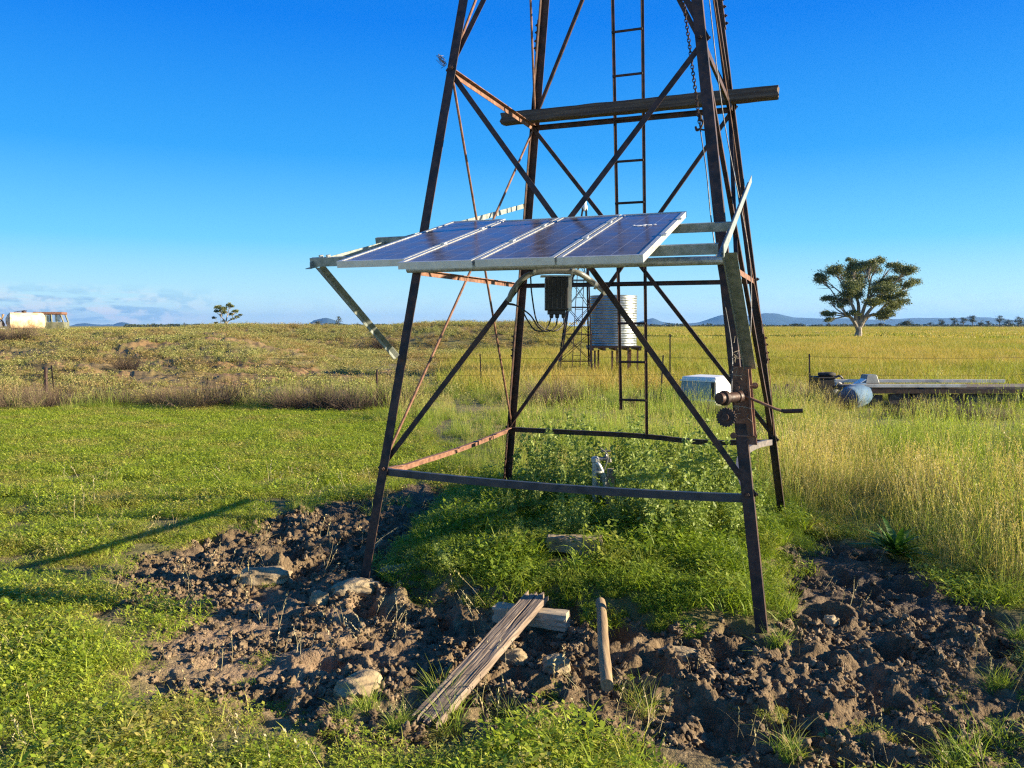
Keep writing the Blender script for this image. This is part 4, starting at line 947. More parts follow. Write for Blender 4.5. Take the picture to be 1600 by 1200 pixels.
def merge(*parts):
    o = 0; cs, fs, ts = [], [], []
    for c, f, t in parts: cs.append(c); fs.append(f+o); ts.append(t); o += len(c)
    return np.concatenate(cs), np.concatenate(fs), np.concatenate(ts)
def scatter(name, label, srcs, P, scale, rs, tiltv=.06):
    n = len(P); me = bpy.data.meshes.new(name); me.vertices.add(n); me.vertices.foreach_set('co', np.asarray(P, np.float32).ravel())
    def at(nm, ty, arr, key='value'):
        a = me.attributes.new(nm, ty, 'POINT'); a.data.foreach_set(key, arr.ravel())
    rot = np.stack([rs.normal(0, tiltv, n), rs.normal(0, tiltv, n), rs.rand(n)*6.283], -1).astype(np.float32)
    at('rot', 'FLOAT_VECTOR', rot, 'vector'); at('scl', 'FLOAT', np.asarray(scale, np.float32)); at('idx', 'INT', rs.randint(0, len(srcs), n).astype(np.int32))
    o = bpy.data.objects.new(name, me); C.objects.link(o)
    col = bpy.data.collections.new(name+'_patches')
    for s_ in srcs: col.objects.link(s_)
    ng = bpy.data.node_groups.new(name, 'GeometryNodeTree'); ng.interface.new_socket('Geometry', in_out='INPUT', socket_type='NodeSocketGeometry'); ng.interface.new_socket('Geometry', in_out='OUTPUT', socket_type='NodeSocketGeometry')
    N = ng.nodes; L = ng.links; gi = N.new('NodeGroupInput'); go = N.new('NodeGroupOutput'); ip = N.new('GeometryNodeInstanceOnPoints'); ci = N.new('GeometryNodeCollectionInfo')
    ci.inputs['Collection'].default_value = col; ci.inputs['Separate Children'].default_value = True; ci.inputs['Reset Children'].default_value = True
    def na(nm, ty):
        a = N.new('GeometryNodeInputNamedAttribute'); a.data_type = ty; a.inputs[0].default_value = nm; return a.outputs[0]
    L.new(gi.outputs[0], ip.inputs['Points']); L.new(ci.outputs[0], ip.inputs['Instance']); ip.inputs['Pick Instance'].default_value = True
    L.new(na('idx', 'INT'), ip.inputs['Instance Index'])
    er = N.new('FunctionNodeEulerToRotation'); L.new(na('rot', 'FLOAT_VECTOR'), er.inputs[0]); L.new(er.outputs[0], ip.inputs['Rotation'])
    L.new(na('scl', 'FLOAT'), ip.inputs['Scale']); L.new(ip.outputs[0], go.inputs[0])
    md = o.modifiers.new('scatter', 'NODES'); md.node_group = ng
    tag(o, label, kind='stuff'); return o
def jitter(rs, x0, x1, y0, y1, step):
    gx, gy = np.meshgrid(np.arange(x0, x1, step), np.arange(y0, y1, step)); x = gx.ravel()+rs.uniform(-.5, .5, gx.size)*step; y = gy.ravel()+rs.uniform(-.5, .5, gx.size)*step
    k = np.abs(x) < (y+2.2)*.78; return x[k], y[k]
def pts(x, y, dz=0): return np.stack([x, y, height(x, y, False)+dz], -1)
TALL = [(585, 642), (640, 690), (700, 740), (760, 765), (860, 775), (960, 780), (1080, 785), (1170, 792), (1235, 822), (1290, 812), (1360, 850), (1450, 880), (1540, 925), (1640, 990), (1760, 1130), (3200, 1130), (3200, 560), (560, 560)]

# ------------------------------------------------------------------ grasses
RS = np.random.RandomState(11)
lawn_m = leafmat('lawn_leaves', (.23, .33, .022), (.50, .58, .06), (.54, .42, .14), (.50, .74, 0, .75), 1.2, .42)
lush_m = leafmat('lush_leaves', (.15, .24, .018), (.32, .43, .04), (.46, .40, .10), (.52, .85, 0, .6), 1.5, .45)
tall_m = leafmat('tall_grass_leaves', (.12, .22, .02), (.41, .50, .075), (.58, .45, .20), (.57, .72, 0, .9), .45, .42)
weed_m = leafmat('weed_leaves', (.17, .25, .05), (.38, .46, .13), (.36, .36, .14), (.6, .9, 0, .5), 2, .35)
bank_m = leafmat('bank_leaves', (.17, .19, .045), (.52, .52, .18), (.36, .24, .10), (.42, .66, 0, .85), .35, .35)
fld_m = leafmat('field_leaves', (.20, .24, .025), (.42, .42, .06), (.56, .41, .12), (.44, .62, 0, .9), .07, .4)
srcs = []
for i in range(5):
    srcs.append(mesh_np('lawn_patch', *merge(blades(RS, 230, .15, .02, .085, .0040, 1.2, .6, 3), clover(RS, 150, .15, .008, .045, .0090), clover(RS, 14, .15, .02, .05, .014)), lawn_m, False))
x, y = jitter(RS, -9, 4, 1.6, 8.5, .135)
md_ = mudmask(x, y); inl = poly_sd(LUSH, x, y); tl = poly_sd(TALL, x, y); dn = fbm(x*1.7, y*1.7, 4)
k = (md_ < .5+.25*dn) & (inl < 0) & (tl < .15) & (RS.rand(len(x)) < np.clip(.80+2.0*dn, .10, 1)*np.clip(.30+1.5*np.maximum(-poly_sd(MUD, x, y), 0)+.9*dn+.7*sst(4.6, 5.2, y), .12, 1))
P = pts(x[k], y[k]); sc1 = RS.uniform(.75, 1.25, k.sum())*(.8+.7*sst(-.15, .4, dn[k]))
far = jitter(RS, -16, 3, 8.5, 16.6, .17); x, y = far; k = (poly_sd(TALL, x, y) < .3); P2 = pts(x[k], y[k])
# sparse sprigs at the muddy edge
x, y = jitter(RS, -3, 4.5, 2.3, 5.0, .16); md_ = mudmask(x, y); k = (md_ > .3) & (RS.rand(len(x)) < .12+.45*sst(3.6, 2.9, y)) & ((y < 3.6) | (x < -1.2)); P3 = pts(x[k], y[k], -.01)
P = np.concatenate([P, P2, P3]); s1 = np.concatenate([sc1, RS.uniform(1.0, 1.7, len(P2)), RS.uniform(.35, .7, len(P3))])
scatter('lawn_grass', 'short yellow-green grass and clover covering the left foreground', srcs, P, s1, RS)
# longer tufts in the lawn
srcs = [mesh_np('tuft_patch', *blades(RS, 60, .06, .10, .24, .004, 1.0, .45, 4), tall_m, False) for i in range(4)]
tu = [(480, 800), (505, 770), (515, 755), (390, 830), (690, 1085), (620, 1130), (700, 1120), (790, 1110), (560, 1110), (1010, 1090), (1500, 1195), (1460, 1180), (1590, 1000), (1560, 1060), (650, 740), (610, 730), (590, 790), (640, 780), (240, 770), (330, 790), (860, 1160), (980, 1180), (1280, 1150), (1240, 1180), (1225, 1010), (1230, 960), (1500, 1170), (1575, 1150)]
tu = [(u+RS.normal(0, 10), v+RS.normal(0, 6)) for u, v in tu for _ in range(3)]
q = np.array([W(u, v, z=0)[:2] for u, v in tu]); scatter('grass_tufts', 'loose wispy tufts of longer grass at the mud edge', srcs, pts(q[:, 0], q[:, 1], -.01), RS.uniform(.4, 1.0, len(q)), RS, .15)
# lush grass inside the tower
srcs = [mesh_np('lush_patch', *merge(blades(RS, 170, .13, .05, .15, .0055, 1.1, .5, 4), clover(RS, 90, .13, .03, .10, .014)), lush_m, False) for i in range(5)]
x, y = jitter(RS, -2, 3, 3.6, 7.5, .10); k = (poly_sd(LUSH, x, y) > -.05+.12*fbm(x*4, y*4, 2)) & ~((np.abs(x-1.22) < .22) & (y < 4.10)) & ~((np.abs(x-BLK[0]) < .2) & (y > BLK[1]-.36) & (y < BLK[1]+.05)); dd = poly_sd(LUSH, x[k], y[k])
P = pts(x[k], y[k]); scl = RS.uniform(.45, .95, k.sum())*(.7+.45*sst(0, .6, dd))*np.where(RS.rand(k.sum()) < .16, 1.7, 1.)*(1+.7*fbm(x[k]*2.5, y[k]*2.5, 3))
scatter('lush_grass', 'bright green soft grass on the hummock under the tower', srcs, P, scl, RS, .12)
# leafy weeds in the tower
def weed(rs, n, rad, hmin, hmax, ls):
    A = []
    for i in range(n):
        a = rs.rand()*6.28; r = rad*math.sqrt(rs.rand()); bx_, by_ = r*math.cos(a), r*math.sin(a); h = rs.uniform(hmin, hmax); lx, ly = rs.normal(0, .12, 2)
        t = np.linspace(.0, 1, int(h/.022)); st_ = np.stack([bx_+lx*h*t**1.5, by_+ly*h*t**1.5, h*t], -1)
        q = np.repeat(st_, 4, 0); q[:, :2] += rs.normal(0, .020, (len(q), 2))*(1.15-q[:, 2:3]/h*.7); A.append(leaves(rs, q+rs.normal(0, .004, q.shape), ls, .7, .46))
        w = .0018; o = np.array([w, 0, 0]); o2 = np.array([0, w, 0])
        for oo in (o, o2):
            co = np.stack([st_-oo, st_+oo], 1).reshape(-1, 3); m_ = len(st_); j = np.arange(m_-1)*2; A.append((co, np.stack([j, j+1, j+3, j+2], -1), np.full(len(co), .6)))
    return merge(*A)
srcs = [mesh_np('weed_patch', *weed(RS, 9, .14, .26, .55, .031), weed_m, False) for i in range(5)]
WD = [(760, 790), (850, 850), (880, 868), (1000, 880), (1100, 872), (1165, 850), (1175, 815), (1150, 795), (960, 775), (880, 770)]
x, y = jitter(RS, -1, 3, 4.5, 7.5, .15); k = poly_sd(WD, x, y) > -.02
k2 = (RS.rand(k.sum()) < np.clip(.36+2.2*fbm(x[k]*2.6, y[k]*2.6, 3), .06, .95)) & ((x[k] > .85) | (RS.rand(k.sum()) < .5)) & ~((np.abs(x[k]-.62) < .20) & (y[k] > 4.9) & (y[k] < 6.38))
P = pts(x[k][k2], y[k][k2]); scatter('weeds', 'knee-high grey-green leafy weeds crowding around the standpipe', srcs, P, RS.uniform(.6, 1.35, len(P)), RS, .2)
x, y = jitter(RS, -1.5, 3, 3.9, 7.0, .30); k = (poly_sd(LUSH, x, y) > .12) & (RS.rand(len(x)) < .5) & ~((np.abs(x-BLK[0]) < .3) & (y > BLK[1]-.6) & (y < BLK[1]+.1)); P = pts(x[k], y[k]); scatter('low_weeds', 'small scattered leafy weeds poking out of the soft green grass', srcs, P, RS.uniform(.2, .45, len(P)), RS, .3)
# tall grass
def seedheads(rs, n, rad, h0, h1):
    a = rs.rand(n)*6.28; r = rad*np.sqrt(rs.rand(n)); h = rs.uniform(h0, h1, n); ln = rs.normal(0, .16, (n, 2)); b0 = np.stack([r*np.cos(a), r*np.sin(a), 0*r], -1); tp_ = b0+np.stack([ln[:, 0]*h, ln[:, 1]*h, h], -1); md2 = b0+np.stack([ln[:, 0]*h*.35, ln[:, 1]*h*.35, h*.55], -1)
    ph = rs.rand(n)*3.14; w = np.stack([np.cos(ph), np.sin(ph), 0*ph], -1)*.0011
    co = np.stack([b0-w, b0+w, md2-w, md2+w, tp_-w, tp_+w], 1).reshape(-1, 3); i = np.arange(n)*6; fc = np.concatenate([np.stack([i, i+1, i+3, i+2], -1), np.stack([i+2, i+3, i+5, i+4], -1)])
    st_ = (co, fc, np.repeat(rs.uniform(.6, 1, n), 6))
    q = np.repeat(tp_, 7, 0); dirv = (tp_-md2)/np.linalg.norm(tp_-md2, axis=1)[:, None]; q = q+np.repeat(dirv, 7, 0)*np.tile(np.linspace(-.05, .035, 7), n)[:, None]+rs.normal(0, .003, q.shape)
    return merge(st_, leaves(rs, q, .017, 2.5, .35)[:2]+(np.full(len(q)*4, .95),))
srcs = [mesh_np('tall_patch', *merge(blades(RS, 150, .20, .12, .42, .0045, 1.1, .34, 5, clump=6), blades(RS, 40, .2, .06, .2, .006, 1.2, .5, 3), seedheads(RS, 20, .2, .30, .56)), tall_m, False) for i in range(6)]
x, y = jitter(RS, -4, 12.5, 3.4, 9.5, .155); k = (poly_sd(TALL, x, y) > -.04+.1*fbm(x*3, y*3, 2)) & (mudmask(x, y) < .7); dn = fbm(x[k]*.8, y[k]*.8, 3)
edge = sst(0, .45, poly_sd(TALL, x[k], y[k])); P = pts(x[k], y[k], -.01); gap = (RS.rand(len(P)) > np.clip(.80+1.6*fbm(x[k]*.9+20, y[k]*.9, 3), .25, 1)); s_a = RS.uniform(.6, 1.0, len(P))*(.5+.5*edge)*np.where(gap, .42, 1)*(1+.95*dn)*(1-.35*sst(1.2, -.2, x[k])); 
x, y = jitter(RS, -6, 20, 9.5, 19, .27); k = poly_sd(TALL, x, y) > 0; dn = fbm(x[k]*.5, y[k]*.5, 3); P2 = pts(x[k], y[k], -.01)
xb_ = RS.uniform(-15, -2, 120); yb_ = RS.uniform(14.2, 17.6, 120); kk = fbm(xb_*.5, yb_*.5, 3) > -.1; P5 = pts(xb_[kk], yb_[kk], -.01)
P = np.concatenate([P, P5, P2]); s_a = np.concatenate([s_a, RS.uniform(.5, 1.1, len(P5)), RS.uniform(.40, .85, len(P2))*(1+1.6*dn)*np.where(RS.rand(len(P2)) < .3, .5, 1)*(1-.35*(P2[:, 0] > 5.6)*(P2[:, 1] > 14)*(P2[:, 1] < 15.3))])
scatter('tall_grass', 'tall seeding green and straw-coloured grass to the right of the tower', srcs, P, s_a, RS, .08)
stalk = [mesh_np('stalk_patch', *merge(seedheads(RS, 5, .12, .06, .22), blades(RS, 6, .12, .10, .28, .0022, .6, 1.2, 4)), leafmat('dry_stalks', (.40, .33, .16), (.62, .54, .34), trans=.2), False) for i in range(4)]
x, y = jitter(RS, -7, 3.5, 2.0, 8, .33); k = (poly_sd(LUSH, x, y) < 0) & (RS.rand(len(x)) < .45); P = pts(x[k], y[k]); scatter('dry_stalks', 'thin bleached dead stalks scattered through lawn and mud edge', stalk, P, RS.uniform(.5, 1.0, len(P)), RS, .3)
# field beyond
srcs = [mesh_np('field_patch', *merge(blades(RS, 230, .60, .12, .46, .013, .8, .25, 3, tip=.25, clump=14), blades(RS, 60, .55, .3, .6, .009, .5, .2, 2)), fld_m, False) for i in range(5)]
x, y = jitter(RS, -8, 44, 19, 45, .62); k = (x/y > -.07+.04*fbm(x*.3, y*.3, 2)) ; P = pts(x[k], y[k]); s_a = RS.uniform(.6, 1.1, len(P))*(1+.5*fbm(x[k]*.2, y[k]*.2, 3))
x, y = jitter(RS, -5, 115, 45, 135, 1.05); k = x/y > .03; P2 = pts(x[k], y[k])
band_ = .9-.45*sst(70, 95, y[k])
P = np.concatenate([P, P2]); s_a = np.concatenate([s_a, RS.uniform(.7, 1.3, len(P2))*band_*1.15])
x, y = jitter(RS, -60, 330, 125, 420, 4.2); k = (x/y > .0); P3 = pts(x[k], y[k]); P = np.concatenate([P, P3]); s_a = np.concatenate([s_a, RS.uniform(1.0, 1.5, len(P3))*np.clip(P3[:, 1]/160, .8, 2.4)])
wide = [mesh_np('field_patch', *blades(RS, 240, 5, .22, .42, .09, .5, .2, 2, tip=.4), fld_m, False) for i in range(3)]
x, y = jitter(RS, -220, 760, 95, 1000, 8.5); k = (x/y > -.55); Pw = pts(x[k], y[k])
scatter('far_pasture', 'far golden plain below the tree belt', wide, Pw, RS.uniform(.8, 1.2, len(Pw)), RS, .02)
scatter('field_grass', 'golden green pasture stretching to the horizon on the right', srcs, P, s_a, RS, .05)
# bank growth: low pale tussocks on red soil
srcs = [mesh_np('bank_patch', *merge(blades(RS, 260, .42, .05, .24, .012, 1.3, .7, 3, clump=9), leaves(RS, np.concatenate([RS.normal(0, .06, (26, 3))+[RS.uniform(-.35, .35), RS.uniform(-.35, .35), .09] for _ in range(7)]), .038, .6, .6)), bank_m, False) for i in range(6)]
x, y = jitter(RS, -36, 4, 16.6, 46, .50); dn = fbm(x*.35+3, y*.35, 4); q = x/y
k = (q < -.03) & (RS.rand(len(x)) < np.clip(.66+2.1*dn, .16, .98)); P = pts(x[k], y[k], -.02); s_a = RS.uniform(.55, 1.25, len(P))
x, y = jitter(RS, -48, 9, 66, 92, .85); q = x/y; k = (q < .085) & (q > -.6) & (RS.rand(len(x)) < .85); P2 = pts(x[k], y[k], -.02)
x, y = jitter(RS, -14, 9, 38, 52, .7); q = x/y; k = (q > -.26) & (q < .1); P4 = pts(x[k], y[k])
P = np.concatenate([P, P2, P4]); s_a = np.concatenate([s_a, RS.uniform(1.1, 2.3, len(P2)), RS.uniform(1, 1.6, len(P4))])
scatter('bank_vegetation', 'pale low tussocks and herbs scattered over the earth banks', srcs, P, s_a, RS, .1)

# ------------------------------------------------------------------ mud clods
mud_m = simple('mud_clod_earth', [(.07, .047, .026), (.155, .108, .06), (.30, .22, .13)], 16, .95, 0, .8, .006)
V3, F3 = ico(3)
srcs = []
for i in range(6):
    vs, fs = rock_mesh(1, .85, .7, i, 20+i, .55, 0, V3, F3); o = mesh_np('clod', vs, np.array(fs), None, mud_m, False); o.data.polygons.foreach_set('use_smooth', [True]*len(fs)); srcs.append(o)
x = RS.uniform(-3, 4.6, 260000); y = RS.uniform(2.4, 7.2, 260000); m_ = mudmask(x, y); dn = fbm(x*2.6, y*2.6, 3)
wet = sst(.8, 2.2, x)*sst(4.0, 4.8, y)
k = (m_ > .45) & (RS.rand(len(x)) < np.clip(.22+1.5*dn, .02, 1)*(1-.85*wet)); x, y = x[k], y[k]
sz = .003+.019*RS.rand(len(x))**5; P = np.stack([x, y, height(x, y)+sz*.3], -1)
scatter('mud_clods', 'broken crumbs and clods of drying mud churned up by cattle', srcs, P, sz, RS, .8)

# ------------------------------------------------------------------ single plants
def plant(name, u, v, label, fn, mt, zoff=0):
    p = W(u, v, z=0); z = gz(p[0], p[1]); co, fc, tn = fn; o = mesh_np(name, co, fc, tn, mt); o.location = (p[0], p[1], z+zoff); tag(o, label, 'plant'); return o
def dock(rs, n, L0, L1, w):
    A = []
    for i in range(n):
        th = rs.rand()*6.28; L = rs.uniform(L0, L1); el0 = rs.uniform(.5, 1.35); m_ = 9; t = np.linspace(0, 1, m_); ang = el0-1.1*t*rs.uniform(.3, 1)
        dx = np.cumsum(np.cos(ang))*L/m_; dz = np.cumsum(np.sin(ang))*L/m_; wd = w*np.sin(np.pi*np.clip(t*.93+.07, 0, 1))**.7*rs.uniform(.7, 1.2)*(1+.12*np.sin(t*23+i))
        c = np.stack([np.cos(th)*dx, np.sin(th)*dx, dz], -1); s_ = np.array([-math.sin(th), math.cos(th), 0]); up_ = np.array([0, 0, .35])
        co = np.stack([c+s_*wd[:, None]+up_*wd[:, None], c, c-s_*wd[:, None]+up_*wd[:, None]], 1).reshape(-1, 3); j = np.arange(m_-1)*3
        A.append((co, np.concatenate([np.stack([j, j+1, j+4, j+3], -1), np.stack([j+1, j+2, j+5, j+4], -1)]), np.full(len(co), rs.rand())))
    return merge(*A)
dock_m = leafmat('dock_leaves', (.06, .15, .02), (.14, .27, .05), (.3, .3, .08), (.8, 1.1, 0, .3), 3, .35, .4)
plant('dock_plant', 1400, 872, 'broad-leaved dark green dock plant at the edge of the right-hand mud', dock(RS, 60, .14, .34, .018), dock_m)
plant('seedling', 1287, 1112, 'small bright green seedling growing alone in the front mud', dock(RS, 8, .05, .09, .016), dock_m)
plant('seedling', 1296, 1142, 'tiny pale green seedling just below the taller one in the mud', dock(RS, 9, .03, .06, .009), weed_m)
# dead tumbleweed-like bushes
twig_m = simple('dead_twigs', [(.045, .028, .018), (.10, .068, .045), (.23, .165, .11)], 3, .9, 0, 0, coord='world')
def bush(rs, n, rx, ry, h):
    A = []; m_ = 5
    th = rs.rand(n)*6.28; lean = rs.uniform(.05, 1.45, n); L = rs.uniform(.5, 1.05, n); cu = rs.uniform(-.6, .8, n); r0 = rs.rand(n)**.5*.45
    ph = rs.rand(n)*3.14; V_ = []
    for k in range(m_):
        t = k/(m_-1); a = lean+cu*t; hx = (r0+L*t*np.sin(a)*.85); c = np.stack([np.cos(th+.4*cu*t)*hx*rx, np.sin(th+.4*cu*t)*hx*ry, L*t*np.cos(a*.8)*h], -1)
        c += rs.normal(0, .012, c.shape)*(k > 0); w = .0045*(1-.6*t)
        o = np.stack([np.cos(ph)*w, np.sin(ph)*w*.5, np.sin(ph)*w], -1); V_ += [c-o, c+o]
    Q = np.stack(V_, 1); i0 = np.arange(n)*2*m_; fc = np.concatenate([np.stack([i0+2*k, i0+2*k+1, i0+2*k+3, i0+2*k+2], -1) for k in range(m_-1)]); return Q.reshape(-1, 3), fc, np.repeat(rs.rand(n), 2*m_)
BP = [mesh_np('dead_bush', *bush(RS, 900, 1, 1, 1), twig_m, False) for i in range(3)]
BU = [((200, 592), .55, .50, 'round dead brown bush on the lower slope of the left bank'), ((318, 590), .40, .34, 'small dead bush on the bank behind the long grass belt'), ((345, 636), .85, .62, 'broad mound of dead grey stalks in the middle of the fence line'),
      ((262, 634), .70, .45, 'low dead bush left of the broad stalk mound'), ((425, 636), .7, .45, 'dark dead bush just right of the broad stalk mound'), ((490, 640), .75, .55, 'dead thorny bush in the fence line right of centre-left'),
      ((560, 642), .8, .60, 'tangled grey dead bush against the left tower leg'), ((618, 640), .6, .65, 'tall straw-stalked bush behind the left tower leg'), ((20, 640), .7, .55, 'dead bush in the fence line at the left picture edge'),
      ((108, 635), .55, .50, 'pale dead bush right of the two fence posts'), ((868, 632), .85, .60, 'brown dead bush seen between the middle tower legs'), ((25, 545), 1.2, .8, 'wide grey dead bush high on the bank below the tank trailer'),
      ((597, 548), 1.3, 1.2, 'dark rounded shrub on the far pond bank'), ((1480, 655), .7, .4, 'low dark thistle clump in front of the old trailer'), ((1310, 640), .5, .5, 'dry brown weeds in front of the black bin'), ((1240, 632), .55, .55, 'dry grassy bush by the short leaning posts'), ((300, 640), .75, .6, 'grey dead bush left of centre in the fence-line belt'), ((175, 636), .6, .5, 'leftmost bush of the dark belt along the lawn edge'), ((455, 641), .55, .6, 'upright dead bush in the gap of the belt'), ((525, 643), .65, .55, 'dark bush two steps left of the left tower leg'), ((68, 640), .5, .55, 'pale stalks at the foot of the two fence posts'), ((1420, 652), .6, .36, 'dark weeds under the left half of the trailer'), ((1540, 655), .7, .36, 'dark weeds under the right half of the trailer'), ((845, 625), .5, .5, 'small brown bush touching the middle bush'), ((1010, 636), .5, .36, 'low dark weeds behind the ladder foot'), ((1120, 648), .7, .34, 'dark weeds in front of the white canopy')]
for i, ((u, v), r, h, lb) in enumerate(BU):
    if v < 560: yy_ = 31. if u < 100 else 69.
    else: yy_ = None
    p = W(u, v, z=0) if yy_ is None else W(u, v, y=yy_)
    z = gz(p[0], p[1]); o = BP[i % 3].copy(); C.objects.link(o); o.location = (p[0], p[1], z-.03); o.scale = (r, r*.8, h); o.rotation_euler = (0, 0, i*1.3); tag(o, lb, 'bush', 'dead bushes')

# ------------------------------------------------------------------ trees
def tree(name, x, y, H, clumps, leaf_m, bark_m, label, trunk_r, fork=.22, nleaf=900, lsize=.22, group=None, seed=0, depth=.8, droop=0, solid=1.):
    """clumps: (dx, z, r) in metres relative to the base"""
    rs = np.random.RandomState(seed); z0 = gz(x, y)
    t_ = thing(name, (x, y, z0), label, 'tree', group)
    P = []; b = MB(); forkp = V(0, 0, H*fork)
    b.tube([(0, 0, -.3), (0, 0, .1), (trunk_r*.15, 0, H*fork*.5), forkp], [trunk_r*1.5, trunk_r*1.1, trunk_r*.85, trunk_r*.8], 9)
    mx_ = max(abs(c[0]) for c in clumps)+.01
    cc_ = [(V(cx_, rs.uniform(-1, 1)*depth*math.sqrt(max(mx_**2-cx_**2, .1)), cz_), r) for (cx_, cz_, r) in clumps]
    ng_ = max(2, min(6, len(cc_)//3)); cc_.sort(key=lambda q: math.atan2(q[0][0], max(q[0][2]-H*fork, .01)))
    grp_ = [cc_[i*len(cc_)//ng_:(i+1)*len(cc_)//ng_] for i in range(ng_)]
    for g_ in grp_:
        if not g_: continue
        cen = np.mean([q[0] for q in g_], 0); k1 = forkp+(cen-forkp)*V(.28, .28, .40)+rs.normal(0, H*.012, 3); k2 = forkp+(cen-forkp)*V(.62, .62, .66)+rs.normal(0, H*.02, 3)
        b.tube(spl([forkp-V(0, 0, H*.03), k1, k2], 5), list(np.linspace(trunk_r*.62, trunk_r*.30, 11)), 7)
        for (c, r) in g_:
            st0 = k1+(k2-k1)*rs.uniform(.3, 1.); m2 = st0+(c-st0)*.6+rs.normal(0, r*.25, 3)+V(0, 0, r*.15)
            b.tube(spl([st0, m2, c], 4), list(np.linspace(trunk_r*.24, trunk_r*.06, 9)), 5)
            for q in range(6):
                e = c+rs.normal(0, r*.6, 3); b.tube([m2, (m2+e)/2+rs.normal(0, r*.1, 3), e], [trunk_r*.10, trunk_r*.06, trunk_r*.02], 4)
            ns = 16
            for s_ in range(ns):
                d = rs.normal(size=3); d /= np.linalg.norm(d); d[2] = abs(d[2])*.9-.3; sc_ = c+d*V(1.2, 1.2, 1.05)*r*rs.uniform(.1, 1.15)
                nn = int(nleaf*r*r/ns*rs.uniform(.5, 1.5)); q = rs.normal(size=(nn, 3))*r*.225*V(1.3, 1.3, .9)+sc_; P.append(q)
    P = np.concatenate(P); P = P[P[:, 2] > H*.08]
    tr_ = b.build('trunk', bark_m); 
    for o in (tr_,): o.parent = t_; 
    co, fc, tn = leaves(rs, P, lsize, .8, .55); cr_ = mesh_np('crown', co, fc, tn, leaf_m); cr_.parent = t_
    return t_
euc = leafmat('eucalypt_leaves', (.08, .105, .035), (.25, .27, .10), (.19, .18, .085), (.62, 1.0, 0, .5), .3, .22, .45)
eucd = leafmat('distant_tree_leaves', (.040, .055, .030), (.075, .095, .045), (.12, .12, .06), (.7, 1.1, 0, .4), .1, .15, .6)
gum = bark('pale_gum_bark', [(.16, .13, .10), (.28, .24, .19), (.40, .36, .30)])
# big eucalypt: clumps measured from the trunk base
yb = 112.; kb = yb/F; bu, bv = 1340, 527
CL = [(1300, 425, 14), (1288, 437, 12), (1322, 421, 13), (1324, 407, 5), (1345, 430, 14), (1370, 420, 16), (1390, 425, 13), (1355, 412, 8), (1305, 452, 14), (1330, 448, 14), (1352, 455, 15), (1378, 445, 15), (1398, 438, 9), (1408, 447, 9), (1422, 441, 8), (1298, 467, 10), (1292, 480, 5), (1318, 472, 12), (1345, 475, 12), (1370, 470, 13), (1395, 462, 9), (1412, 472, 9), (1390, 480, 11), (1365, 490, 10), (1385, 495, 10), (1300, 490, 7), (1288, 492, 8), (1283, 500, 6), (1325, 490, 7), (1395, 497, 6), (1360, 500, 6), (1280, 430, 5), (1350, 417, 9), (1366, 412, 8), (1384, 417, 8), (1336, 415, 8), (1310, 420, 8), (1340, 438, 12), (1365, 452, 12), (1310, 462, 11), (1383, 466, 11), (1332, 462, 12), (1402, 430, 7)]
tree('eucalyptus_tree', (bu-800)/F*yb, yb, (bv-403)*kb, [((u-bu)*kb, (bv-v)*kb, r*kb) for u, v, r in CL], euc, gum, 'large spreading eucalyptus standing alone on the right field', 5.6*kb, .13, 2300, .18, seed=3, depth=.75)
yb = 135.; kb = yb/F; bu, bv = 354, 516
CL = [(354, 478, 4.5), (366, 482, 4), (345, 476, 4.5), (355, 472, 4), (364, 474, 4), (350, 484, 4), (360, 487, 3.5), (340, 482, 3), (373, 491, 2.6), (378, 488, 2.4), (368, 494, 2.2)]
tree('gum_tree', (bu-800)/F*yb, yb, (bv-470)*kb, [((u-bu)*kb, (bv-v)*kb, r*kb) for u, v, r in CL], euc, gum, 'leafy gum tree with a pale forked trunk on the left horizon', 2.1*kb, .24, 1900, .24, seed=5, depth=.6)
bu = 334
CL = [(334, 481, 2.5), (326, 492, 3), (340, 497, 2.5), (330, 500, 3), (338, 488, 2.2)]
tree('gum_tree', (bu-800)/F*yb, yb+3, (bv-476)*kb, [((u-bu)*kb, (bv-v)*kb, r*kb) for u, v, r in CL], eucd, gum, 'thin half-bare tree just left of the leafy gum tree', 1.0*kb, .2, 900, .26, seed=6, depth=.6)
def small_tree(u, v0, hpx, wpx, D, lb, grp, seed):
    kb = D/F; rs = np.random.RandomState(seed); cl = []
    for i in range(6): 
        a = rs.uniform(-1, 1); cl.append((a*wpx*.32*kb, hpx*kb*rs.uniform(.42, .84), wpx*.26*kb*rs.uniform(.8, 1.2)))
    cl.append((0, hpx*kb*.86, wpx*.2*kb)); rr = sum(c[2]**2 for c in cl)
    tree('distant_tree', (u-800)/F*D, D, hpx*kb, cl, eucd, bark('grey_bark', [(.10, .085, .07), (.2, .17, .14)]), lb, .9*kb, .3, min(260/kb/kb/30, 2600/rr), 1.1*kb, grp, seed, .7)
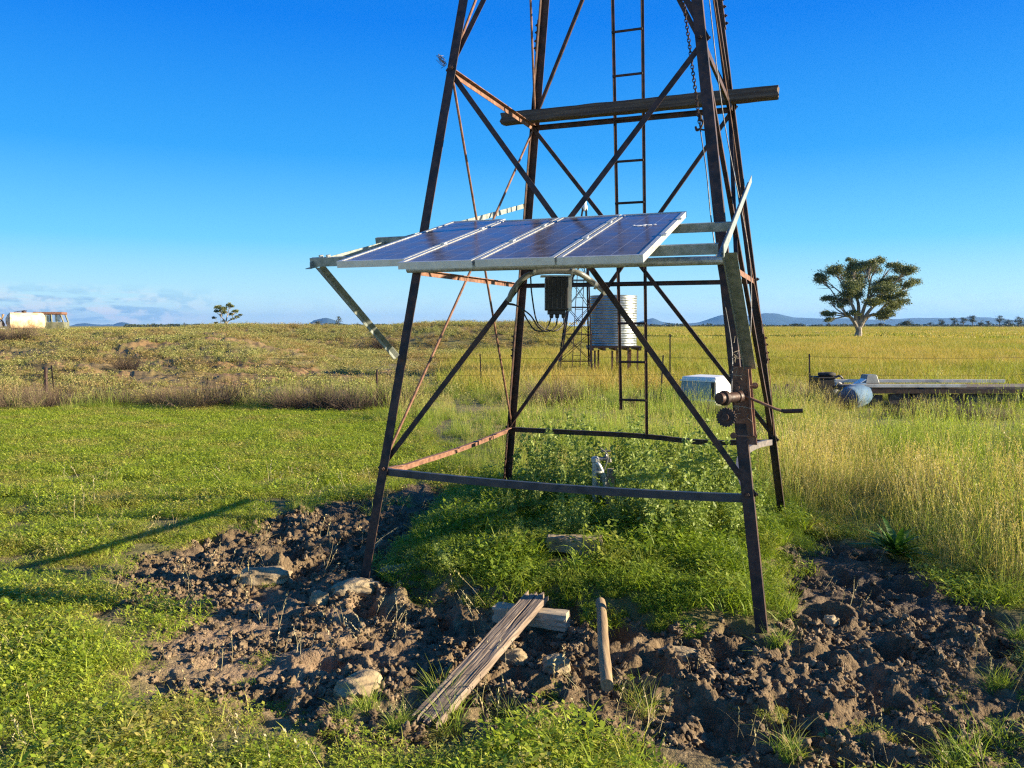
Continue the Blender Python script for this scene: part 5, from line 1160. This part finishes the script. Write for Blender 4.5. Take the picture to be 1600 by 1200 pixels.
ST = [(529, 515, 23, 12, 260, 'upright dark tree just right of the blue dome hill'), (500, 514, 13, 14, 330, 'round dark tree in front of the blue dome hill'), (512, 514, 9, 8, 380, 'low bush-like tree between the two trees at the dome hill'), (560, 514, 10, 6, 420, 'slender tree right of the dome hill'), (374, 514, 8, 5, 420, 'small tree just right of the leafy gum'), (290, 514, 8, 6, 420, 'small distant tree left of the gum pair'),
      (1415, 513, 12, 20, 420, 'wide dark tree on the plain right of the big eucalyptus'), (1471, 513, 14, 12, 420, 'first round tree of the right-hand plain group'), (1489, 513, 18, 13, 430, 'tall round tree second in the right-hand plain group'), (1503, 513, 18, 13, 430, 'dense tree in the centre of the right-hand plain group'), (1518, 513, 21, 15, 420, 'open-crowned tree near the centre of the right-hand group'), (1531, 513, 13, 11, 430, 'short tree right of the open-crowned one'), (1542, 513, 12, 9, 440, 'small tree in the gap before the farthest pair'),
      (1560, 513, 22, 15, 400, 'tallest tree of the farthest right pair'), (1590, 513, 19, 17, 400, 'broad tree at the right picture edge'), (1575, 513, 13, 14, 420, 'low tree between the tallest and the edge tree'), (1293, 513, 8, 10, 420, 'low tree left of the big eucalyptus trunk'), (1243, 513, 7, 9, 460, 'small dark tree under the left end of the range'), (1452, 513, 10, 9, 450, 'small tree left of the right-hand plain group'), (1375, 513, 9, 12, 430, 'bushy tree behind the right side of the eucalyptus')]
for i, (u, v, h_, w_, D, lb) in enumerate(ST): small_tree(u, v, h_+1, w_, D, lb, 'trees dotted along the horizon', 40+i)
# far belt of trees that reads as one mass
rs = np.random.RandomState(77); Q = []
for i in range(900):
    u = rs.choice([rs.uniform(200, 640), rs.uniform(980, 1660)]); D = rs.uniform(900, 1500); k_ = D/F; hh = (rs.uniform(1.5, 5))*k_*(.6+.6*perlin(np.array([u*.03]), np.array([1.]))[0]+.3)
    c = V((u-800)/F*D, D, 0); n_ = 45; q = rs.normal(size=(n_, 3))*V(3.2*k_*.6, 3*k_, 0)+c; q[:, 2] = np.abs(rs.rand(n_))*max(hh, 1.2); Q.append(q)
Q = np.concatenate(Q); co, fc, tn = leaves(rs, Q, 2.0, .8, .8); o = mesh_np('tree_belt', co, fc, tn, eucd); tag(o, 'thin dark belt of far trees along the horizon', kind='stuff')

# ------------------------------------------------------------------ haze
hz = MB(); hz.box(-14000, 14000, -400, 14000, -2.6, 190)
def hzm(nt, n, l, bs):
    pv = n.new('ShaderNodeVolumePrincipled'); pv.inputs['Color'].default_value = (.16, .46, 1, 1); pv.inputs['Density'].default_value = 5.5e-5; pv.inputs['Anisotropy'].default_value = .2
    l.new(pv.outputs[0], n['Material Output'].inputs['Volume']); n.remove(bs)
hm = mat('haze_air', hzm); o = hz.build('haze', hm); tag(o, 'thin bluish haze over the plain', kind='stuff')
for a in ('homogeneous_volume',):
    try: setattr(hm.cycles, a, True)
    except Exception: pass
tk2.rotation_euler.z = R(30); tc2.rotation_euler.z = R(18); tc2.location.x *= 63/60; tc2.location.y = 63.0
for o in bpy.data.objects:
    if '_org' in o: del o['_org']
